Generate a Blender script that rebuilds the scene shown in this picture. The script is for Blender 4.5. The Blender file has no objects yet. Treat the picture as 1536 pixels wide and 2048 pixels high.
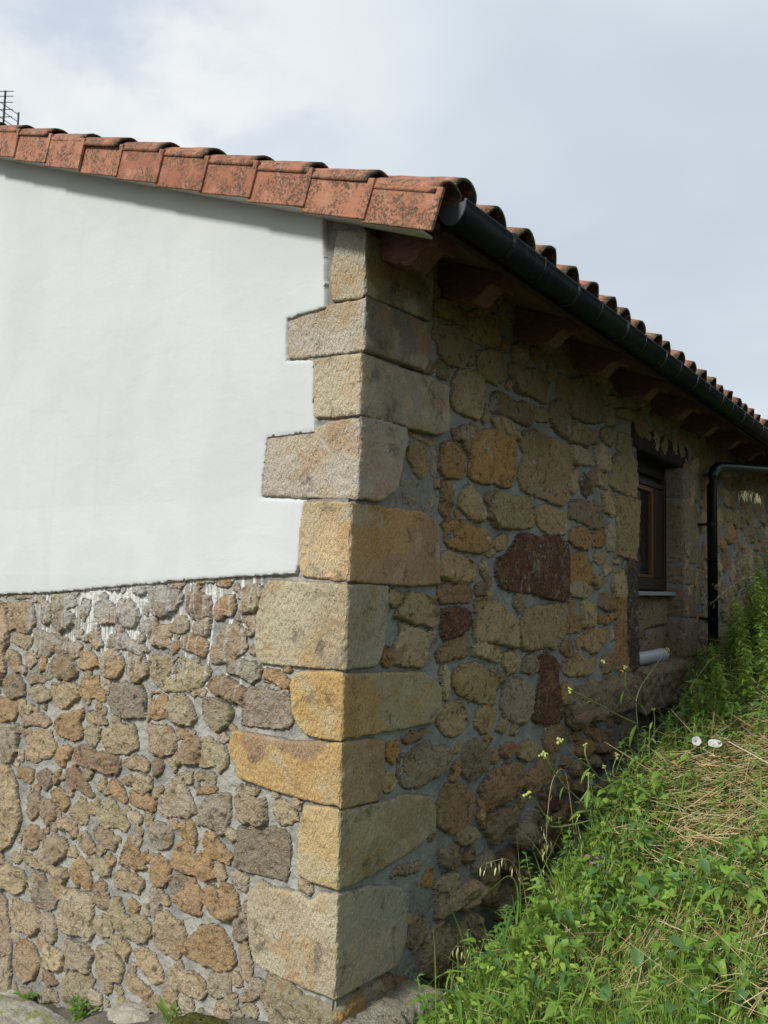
import bpy, math, random
import numpy as np
from mathutils import Vector, Matrix

SC = bpy.context.scene
COL = SC.collection
R_ = math.radians

# ---------------------------------------------------------------- camera
cam_d = bpy.data.cameras.new('camera'); cam = bpy.data.objects.new('camera', cam_d); COL.objects.link(cam)
cam_d.sensor_fit = 'VERTICAL'; cam_d.sensor_height = 36; cam_d.sensor_width = 27
cam_d.lens = 1700/2048*36; cam_d.clip_start = .05; cam_d.clip_end = 2000
RM = ((0.8159385, 0.02925484, 0.57739806), (0.57766528, -0.08166343, -0.8121785), (0.02339215, 0.99623051, -0.08353184))
M4 = Matrix(RM).to_4x4(); M4.translation = (2.01538544, -2.59220203, 1.6)
cam.matrix_world = M4
SC.camera = cam

# ---------------------------------------------------------------- light
SUN_EL, SUN_AZ = 39, 10          # azimuth measured from -y towards -x
sdir = Vector((-math.sin(R_(SUN_AZ))*math.cos(R_(SUN_EL)), -math.cos(R_(SUN_AZ))*math.cos(R_(SUN_EL)), math.sin(R_(SUN_EL))))
sd = bpy.data.lights.new('sun', 'SUN'); sun = bpy.data.objects.new('sun', sd); COL.objects.link(sun)
sd.energy = 2.95; sd.angle = R_(9); sd.color = (1, .965, .90)
sun.rotation_euler = sdir.to_track_quat('Z', 'Y').to_euler(); sun.location = (-3, -8, 12)

W = bpy.data.worlds.new('World'); SC.world = W; W.use_nodes = True
nt = W.node_tree; N = nt.nodes; Lk = nt.links; N.clear()
out = N.new('ShaderNodeOutputWorld'); bg = N.new('ShaderNodeBackground'); sky = N.new('ShaderNodeTexSky')
sky.sky_type = 'NISHITA'; sky.sun_disc = False; sky.sun_elevation = R_(SUN_EL)
sky.sun_rotation = math.atan2(sdir.x, sdir.y); sky.air_density = 1.2; sky.dust_density = 2.0; sky.ozone_density = 1.5
bg.inputs['Strength'].default_value = .10
tc = N.new('ShaderNodeTexCoord')
def wmix(a, b, f):
    m = N.new('ShaderNodeMix'); m.data_type = 'RGBA'
    for s, v in ((m.inputs[0], f), (m.inputs[6], a), (m.inputs[7], b)):
        if hasattr(v, 'links') or isinstance(v, bpy.types.NodeSocket): Lk.new(v, s)
        else: s.default_value = v
    return m.outputs[2]
def wnoise(scale, detail, rough, off, dist=0.):
    mp = N.new('ShaderNodeMapping'); mp.inputs['Location'].default_value = off; mp.inputs['Scale'].default_value = (1, 1, 1.5)
    Lk.new(tc.outputs['Generated'], mp.inputs[0])
    n = N.new('ShaderNodeTexNoise'); n.inputs['Scale'].default_value = scale; n.inputs['Detail'].default_value = detail
    n.inputs['Roughness'].default_value = rough; n.inputs['Distortion'].default_value = dist
    Lk.new(mp.outputs[0], n.inputs['Vector']); return n.outputs[0]
def wramp(v, a, b, lo=0., hi=1.):
    r = N.new('ShaderNodeMapRange'); r.interpolation_type = 'SMOOTHSTEP'
    Lk.new(v, r.inputs[0]); r.inputs[1].default_value = a; r.inputs[2].default_value = b; r.inputs[3].default_value = lo; r.inputs[4].default_value = hi
    return r.outputs[0]
hz = N.new('ShaderNodeVectorMath'); hz.operation = 'DOT_PRODUCT'; Lk.new(tc.outputs['Generated'], hz.inputs[0])
hz.inputs[1].default_value = Vector((-.80, .50, .33)).normalized()      # the brighter part of the cloud sheet
def wdot(v, a, b):
    d = N.new('ShaderNodeVectorMath'); d.operation = 'DOT_PRODUCT'; Lk.new(tc.outputs['Generated'], d.inputs[0]); d.inputs[1].default_value = Vector(v).normalized()
    return wramp(d.outputs['Value'], a, b)
def wmul(a, b):
    m = N.new('ShaderNodeMath'); m.operation = 'MULTIPLY'
    for s, v in ((m.inputs[0], a), (m.inputs[1], b)):
        if isinstance(v, bpy.types.NodeSocket): Lk.new(v, s)
        else: s.default_value = v
    return m.outputs[0]
soft = wnoise(1.7, 4, .5, (.3, .2, .7), .3)
grey = wmix((4.8, 5.45, 6.25, 1), (6.0, 6.6, 7.2, 1), wramp(soft, .38, .60))
white = wmix(grey, (7.4, 7.65, 7.75, 1), wmul(wdot((-.84, .42, .40), .84, .985), wramp(wnoise(3.1, 5, .55, (4.1, 2.4, .7), .4), .34, .58, .25, 1.)))
gap = wmix(white, (3.3, 4.25, 5.9, 1), wmul(wdot((-.66, .50, .60), .955, .997), wramp(wnoise(4.2, 5, .55, (1.1, .4, 3.7), .3), .46, .68, 0, .5)))
cover_ = wdot((-.62, .74, .25), .05, .60)      # the cloud sheet thins out behind the camera
fin = wmix(wmix(sky.outputs[0], grey, .8), gap, cover_)
Lk.new(fin, bg.inputs['Color']); Lk.new(bg.outputs[0], out.inputs[0])

SC.view_settings.view_transform = 'Standard'; SC.view_settings.look = 'None'
SC.view_settings.exposure = 0.25; SC.view_settings.gamma = 1
SC.render.engine = 'CYCLES'
SC.render.resolution_x = 768; SC.render.resolution_y = 1024

# traced outlines, millimetres on the two wall planes: kind, u, z, u, z ...
LEFT="""t -2284 1445 -2084 1452 -2071 1407 -2047 1347 -2087 1304 -2149 1301 -2197 1319 -2268 1300 -2286 1377
p -2496 1455 -2379 1448 -2329 1423 -2288 1310 -2290 1242 -2321 1178 -2294 1102 -2332 1021 -2445 1001
w -2252 1493 -2197 1500 -2097 1497 -2096 1482 -2194 1474 -2250 1478
t -2248 1281 -2157 1290 -2066 1275 -2079 1224 -2121 1206 -2168 1223 -2234 1240
t -2276 1196 -2210 1190 -2172 1167 -2155 1097 -2200 1088 -2258 1120 -2289 1149
w -2119 1186 -2067 1199 -2030 1177 -2027 1147 -2068 1119 -2106 1141
o -1977 1170 -1952 1182 -1933 1159 -1946 1118 -1988 1110 -1992 1144
v -1990 1480 -1925 1432 -1911 1373 -1943 1347 -1978 1360 -1983 1410
w -1898 1503 -1807 1515 -1717 1508 -1704 1459 -1759 1443 -1840 1425 -1890 1414 -1902 1453
g -1863 1395 -1799 1422 -1733 1415 -1713 1372 -1750 1341 -1814 1323 -1866 1345 -1877 1374
t -1651 1485 -1604 1487 -1593 1449 -1613 1415 -1642 1380 -1675 1398 -1671 1441
o -1546 1450 -1526 1480 -1450 1482 -1389 1456 -1356 1416 -1376 1387 -1427 1376 -1486 1368 -1526 1390
p -1355 1490 -1297 1496 -1260 1474 -1221 1421 -1252 1370 -1295 1373 -1332 1389 -1358 1434
g -2044 1317 -1956 1306 -1887 1295 -1828 1293 -1761 1277 -1748 1230 -1803 1207 -1863 1218 -1927 1189 -1980 1200 -2012 1258
t -1743 1259 -1680 1273 -1646 1255 -1659 1216 -1705 1194 -1738 1206 -1749 1235
o -1627 1309 -1566 1322 -1505 1320 -1478 1270 -1522 1254 -1555 1280 -1618 1286
w -1701 1329 -1653 1332 -1650 1298 -1690 1296
b -1859 1179 -1803 1202 -1736 1187 -1677 1148 -1681 1105 -1743 1081 -1826 1093 -1871 1134
o -1636 1227 -1582 1236 -1526 1207 -1500 1171 -1552 1158 -1629 1147
o -1467 1234 -1409 1252 -1343 1242 -1310 1194 -1335 1138 -1391 1120 -1451 1128 -1477 1173
t -1275 1201 -1235 1236 -1172 1235 -1141 1176 -1165 1138 -1213 1121 -1263 1144 -1280 1174
w -1415 1320 -1328 1334 -1276 1305 -1176 1280 -1146 1255 -1215 1250 -1301 1268 -1396 1266 -1427 1292
g -2073 1083 -1995 1089 -1925 1075 -1932 1060 -2060 1039 -2088 1057
k -2279 1051 -2199 1078 -2150 1052 -2103 1025 -2107 975 -2177 958 -2240 947 -2291 988 -2304 1029
v -1864 1051 -1791 1067 -1701 1065 -1644 1047 -1656 1003 -1716 959 -1779 943 -1840 976 -1861 1022
w -2066 1014 -1972 1032 -1885 1010 -1882 976 -1947 955 -2008 959 -2054 985
g -1929 1115 -1880 1133 -1860 1100 -1891 1078 -1935 1094
o -1625 1096 -1548 1111 -1503 1120 -1484 1066 -1444 1042 -1449 1009 -1517 1012 -1570 1006 -1633 1015 -1637 1057
k -1403 1077 -1346 1101 -1267 1103 -1183 1097 -1146 1061 -1146 964 -1207 957 -1299 952 -1372 967 -1405 1018 -1378 1048
o -2438 939 -2323 939 -2193 936 -2155 925 -2159 874 -2192 840 -2272 816 -2423 810
g -1142 1541 -1048 1556 -982 1558 -936 1542 -939 1494 -969 1458 -1014 1439 -1080 1427 -1128 1443
r -896 1530 -827 1536 -765 1525 -738 1483 -748 1445 -797 1434 -859 1436 -886 1461
o -708 1476 -697 1505 -657 1528 -616 1533 -592 1513 -596 1480 -618 1454 -653 1453 -669 1431 -711 1430 -724 1450
t -543 1568 -498 1577 -453 1574 -435 1550 -456 1517 -454 1485 -492 1467 -543 1469 -561 1485 -540 1523
t -991 1391 -960 1419 -903 1426 -876 1410 -880 1375 -930 1360 -983 1366
w -833 1416 -747 1424 -750 1373 -761 1352 -804 1358 -843 1381
p -1126 1310 -1102 1364 -1063 1379 -997 1387 -992 1309 -1004 1286 -1057 1296 -1104 1289
p -542 1433 -514 1446 -475 1448 -473 1412 -472 1388 -500 1402 -529 1417
o -903 1331 -860 1355 -816 1344 -778 1330 -753 1319 -757 1289 -786 1262 -830 1276 -875 1290 -920 1300
p -650 1403 -580 1407 -533 1376 -519 1321 -562 1281 -595 1259 -636 1248 -724 1241 -732 1266 -723 1316 -688 1347 -666 1369
o -978 1301 -941 1320 -939 1295 -970 1267 -990 1283
y -1120 1235 -1041 1253 -982 1257 -961 1233 -996 1178 -1046 1131 -1078 1119 -1108 1152
y -937 1256 -885 1242 -821 1222 -783 1216 -748 1231 -728 1208 -744 1173 -791 1136 -851 1114 -946 1101 -1017 1099 -1065 1120 -996 1178
g -618 1249 -533 1263 -460 1256 -426 1235 -441 1206 -472 1180 -512 1192 -569 1204 -616 1216
o -404 1237 -350 1233 -307 1213 -275 1201 -274 1178 -310 1174 -359 1193 -403 1209
r -709 1180 -644 1186 -591 1170 -527 1151 -520 1124 -535 1086 -586 1089 -645 1108 -705 1119 -736 1141
w -838 1102 -790 1123 -760 1122 -764 1101 -819 1091
o -1109 1082 -1056 1086 -1009 1069 -1000 1036 -1010 987 -1061 965 -1101 969
v -944 1080 -894 1089 -855 1071 -834 1036 -813 1000 -836 972 -886 959 -944 969 -991 994 -993 1032
v -752 1090 -668 1089 -608 1067 -584 1037 -604 991 -672 958 -721 985 -753 1011 -755 1048
g -499 1158 -433 1156 -346 1156 -284 1161 -267 1128 -249 1069 -262 1026 -303 1009 -393 1015 -464 1010 -525 1007 -523 1075 -509 1121
g -2421 794 -2216 807 -2152 809 -2140 776 -2140 696 -2178 626 -2241 617 -2398 590
t -2397 580 -2230 603 -2151 545 -2121 510 -2104 434 -2076 340 -2114 280 -2135 227 -2194 181 -2347 146
t -2104 865 -2026 878 -1959 895 -1890 883 -1862 857 -1893 834 -1953 842 -2014 840 -2081 808 -2109 824
o -1775 900 -1697 928 -1604 952 -1609 914 -1630 883 -1609 830 -1623 805 -1701 800 -1783 813 -1827 842 -1822 876
t -1572 936 -1520 956 -1452 949 -1449 917 -1470 901 -1530 894 -1570 909
y -1581 861 -1536 880 -1468 874 -1472 837 -1492 798 -1536 788 -1561 808
t -2070 789 -1985 814 -1916 807 -1858 819 -1837 773 -1801 740 -1838 696 -1903 678 -1969 654 -2056 652 -2068 685 -2055 727
v -1436 855 -1381 893 -1317 914 -1260 912 -1218 916 -1200 861 -1190 818 -1230 796 -1321 779 -1394 783 -1433 814
o -1777 743 -1722 764 -1673 751 -1694 716 -1724 693 -1737 663 -1786 670 -1790 712
r -1634 761 -1582 782 -1527 766 -1451 762 -1378 767 -1311 749 -1295 716 -1321 686 -1386 685 -1460 688 -1536 691 -1597 692 -1639 723
t -1283 753 -1222 775 -1153 780 -1104 760 -1109 738 -1163 726 -1232 729 -1275 737
o -2120 589 -2052 614 -1990 608 -1987 574 -2010 541 -2063 548 -2126 558
k -1946 595 -1890 622 -1829 602 -1834 563 -1864 530 -1898 539 -1934 558
o -1791 631 -1767 640 -1764 602 -1793 569 -1804 596
r -1712 652 -1642 667 -1585 638 -1544 607 -1511 576 -1487 562 -1547 557 -1603 575 -1656 562 -1698 584
o -1822 522 -1775 553 -1709 535 -1683 507 -1673 485 -1710 451 -1752 477 -1810 491
o -1375 646 -1334 666 -1296 645 -1273 618 -1242 583 -1255 568 -1313 581 -1357 600
t -1461 611 -1427 652 -1404 638 -1408 601 -1445 595
t -1270 675 -1229 690 -1207 667 -1226 651 -1269 658
t -1201 686 -1141 708 -1093 702 -1076 653 -1135 626 -1183 627
o -1217 618 -1168 608 -1101 623 -1046 598 -1057 566 -1123 555 -1192 565 -1215 588
b -2002 470 -1946 503 -1901 486 -1914 445 -1943 392 -1975 368 -2011 381
b -1901 476 -1834 478 -1774 450 -1779 416 -1824 375 -1839 354 -1892 392 -1921 425
t -1663 468 -1612 505 -1551 515 -1525 478 -1528 428 -1573 420 -1636 427 -1661 446
y -1458 485 -1411 538 -1362 568 -1317 544 -1271 508 -1227 472 -1238 444 -1309 445 -1380 436 -1440 443
t -1762 405 -1707 424 -1650 411 -1663 371 -1709 358 -1750 370
t -1664 385 -1611 404 -1599 360 -1644 338
b -2029 305 -1988 332 -1920 330 -1915 283 -1920 244 -1968 220 -2015 254
t -1825 300 -1770 324 -1698 323 -1671 292 -1683 252 -1728 216 -1774 192 -1827 233
t -1576 364 -1540 385 -1492 353 -1459 323 -1443 309 -1501 288 -1564 312
b -1474 410 -1409 431 -1349 411 -1304 380 -1322 341 -1388 346 -1456 369
w -1217 526 -1190 535 -1134 515 -1159 485 -1188 505 -1209 510
t -1099 934 -1045 932 -1000 945 -954 934 -938 885 -942 842 -979 824 -1011 807 -1051 819 -1091 823
b -891 849 -862 886 -808 905 -771 910 -774 856 -784 813 -857 803 -889 815
y -759 911 -724 924 -681 904 -627 891 -608 853 -618 820 -651 795 -688 814 -728 800 -765 808 -768 856
o -896 919 -852 929 -814 917 -832 902 -888 899
w -672 950 -637 954 -612 933 -635 914 -665 927
r -1068 774 -1029 788 -1002 770 -1018 730 -1057 720
w -928 734 -877 717 -836 674 -804 646 -795 598 -830 576 -892 569 -968 560 -1021 577 -1017 611 -974 648 -957 692
y -860 753 -823 754 -815 726 -845 714
w -793 759 -751 773 -744 753 -779 740
o -789 698 -742 721 -683 730 -664 713 -687 697 -734 694 -782 678
g -732 662 -668 680 -634 702 -588 705 -575 660 -589 602 -592 554 -637 546 -696 555 -744 559 -752 598 -748 631
o -718 523 -677 535 -635 511 -593 483 -564 465 -568 433 -608 433 -666 437 -708 457 -722 494
t -529 754 -494 728 -449 712 -390 717 -383 677 -371 648 -391 625 -444 620 -505 621 -524 660 -537 705
y -331 716 -291 734 -234 732 -218 701 -212 676 -246 648 -297 646 -324 656 -341 684
k -526 590 -444 612 -364 611 -280 619 -254 594 -246 536 -253 453 -262 436 -313 433 -381 430 -462 424 -534 433 -537 490
o -890 533 -848 561 -798 553 -777 504 -775 472 -811 469 -856 485 -882 505
p -948 543 -909 541 -895 519 -926 505 -940 519
g -1068 492 -1017 518 -952 513 -924 477 -934 437 -984 415 -1043 421 -1064 442
o -902 423 -860 464 -817 456 -772 424 -720 450 -683 430 -662 363 -707 341 -768 353 -840 345 -904 357
y -496 759 -457 757 -429 750 -445 736 -483 737
t -2228 78 -2177 108 -2122 99 -2033 94 -2003 57 -2024 5 -2074 -16 -2146 -13 -2308 -38 -2318 49
v -2155 156 -2077 177 -2049 158 -2081 132 -2152 128
t -2017 188 -1956 181 -1890 195 -1823 189 -1764 173 -1677 182 -1658 149 -1687 120 -1752 134 -1803 151 -1885 148 -1969 140 -2014 160
y -1685 272 -1625 302 -1592 281 -1605 251 -1675 247
k -1907 115 -1858 126 -1821 91 -1778 59 -1735 32 -1746 -17 -1826 -35 -1909 -36 -1937 -5 -1917 47
t -1798 106 -1743 122 -1686 107 -1690 65 -1727 33 -1770 61 -1804 81
o -1624 206 -1582 251 -1527 240 -1486 203 -1468 163 -1480 125 -1510 127 -1550 150 -1578 125 -1611 150 -1629 178
y -1440 271 -1397 284 -1338 265 -1335 235 -1377 213 -1429 224
o -1262 298 -1246 358 -1202 427 -1157 375 -1120 327 -1092 307 -1151 291 -1214 299
t -1300 243 -1246 271 -1177 264 -1108 257 -1100 230 -1137 196 -1206 194 -1275 187 -1298 217
b -1439 165 -1404 194 -1366 176 -1348 128 -1318 104 -1337 78 -1394 73 -1440 98 -1457 125
t -2099 -36 -2018 -52 -1933 -51 -1863 -72 -1865 -138 -1895 -173 -1952 -197 -2022 -186 -2083 -182 -2115 -132
w -1668 83 -1600 107 -1530 96 -1462 93 -1451 51 -1453 -11 -1435 -55 -1461 -92 -1514 -88 -1604 -101 -1667 -98 -1702 -62 -1692 5
w -1839 -66 -1784 -44 -1741 -71 -1720 -121 -1724 -163 -1754 -184 -1804 -169 -1850 -125 -1862 -90
y -1426 13 -1370 40 -1319 30 -1295 -7 -1327 -49 -1383 -59 -1430 -31
y -1299 134 -1257 139 -1241 109 -1224 78 -1169 66 -1143 93 -1090 93 -1048 70 -1039 31 -1070 -2 -1135 -18 -1204 -2 -1275 15 -1320 47 -1303 95
p -2322 -81 -2213 -57 -2157 -73 -2150 -140 -2125 -201 -2100 -272 -2104 -316 -2288 -374
t -1306 -36 -1245 -20 -1187 -44 -1178 -84 -1202 -120 -1239 -95 -1289 -74
y -1801 -205 -1729 -200 -1665 -206 -1661 -250 -1681 -287 -1759 -299 -1802 -283 -1798 -241
b -2039 -266 -1974 -226 -1897 -239 -1861 -267 -1855 -321 -1882 -383 -1954 -426 -2016 -402 -2055 -365 -2052 -307
g -1632 -139 -1556 -129 -1496 -127 -1434 -155 -1460 -197 -1457 -231 -1531 -242 -1608 -232 -1634 -198
y -1408 -113 -1338 -83 -1288 -87 -1250 -124 -1213 -156 -1230 -212 -1297 -239 -1354 -238 -1400 -215 -1404 -165
r -1797 -328 -1741 -326 -1699 -351 -1736 -375 -1794 -364
v -1640 -308 -1567 -261 -1471 -235 -1417 -264 -1449 -325 -1460 -363 -1638 -414 -1650 -364
v -2287 -383 -2181 -350 -2103 -325 -2086 -406 -2087 -478 -2107 -531 -2264 -586
g -1992 -465 -1926 -451 -1873 -473 -1904 -500 -1987 -515
g -1842 -455 -1782 -401 -1701 -406 -1683 -436 -1824 -477
t -1185 -170 -1138 -165 -1070 -184 -1016 -201 -1039 -241 -1106 -235 -1174 -221
t -1139 -61 -1067 -34 -1001 -50 -959 -100 -950 -134 -993 -158 -1046 -144 -1115 -113
o -1059 369 -1008 383 -955 365 -928 337 -925 297 -961 260 -999 256 -1046 279
k -913 307 -871 337 -839 323 -837 283 -859 250 -909 247 -924 280
o -827 322 -778 328 -740 288 -726 251 -734 186 -781 183 -843 192 -900 212 -914 233 -871 243 -830 272
t -653 410 -630 422 -600 397 -588 376 -614 347 -644 364 -657 385
o -700 313 -659 322 -635 311 -603 342 -557 344 -528 319 -509 270 -518 233 -561 208 -607 208 -654 229 -697 258 -710 287
w -549 400 -516 415 -471 397 -469 355 -479 338 -513 353 -548 369
p -472 301 -450 299 -449 269 -470 271
g -528 216 -480 235 -452 226 -449 178 -464 151 -513 147 -531 173
t -1021 102 -978 145 -928 156 -901 134 -840 137 -818 94 -833 34 -849 -10 -891 -25 -942 -10 -994 1 -1023 43
o -810 60 -765 107 -708 153 -639 173 -592 158 -557 128 -533 92 -520 54 -540 25 -607 4 -664 7 -735 4 -795 4 -820 22
t -490 130 -459 145 -440 97 -421 50 -430 14 -462 9 -481 56 -494 98
y -900 -80 -864 -50 -803 -57 -743 -57 -695 -71 -680 -113 -714 -139 -773 -140 -846 -145 -891 -125
g -662 -38 -617 -11 -556 6 -542 -44 -551 -84 -611 -117 -669 -103
g -440 -15 -409 20 -367 20 -370 -17 -416 -53 -463 -81 -480 -64
v -352 28 -327 65 -276 68 -225 60 -175 38 -134 7 -181 -49 -279 -86 -347 -69 -364 -30
g -1049 228 -998 248 -971 229 -986 159 -1016 123 -1042 121"""
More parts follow.
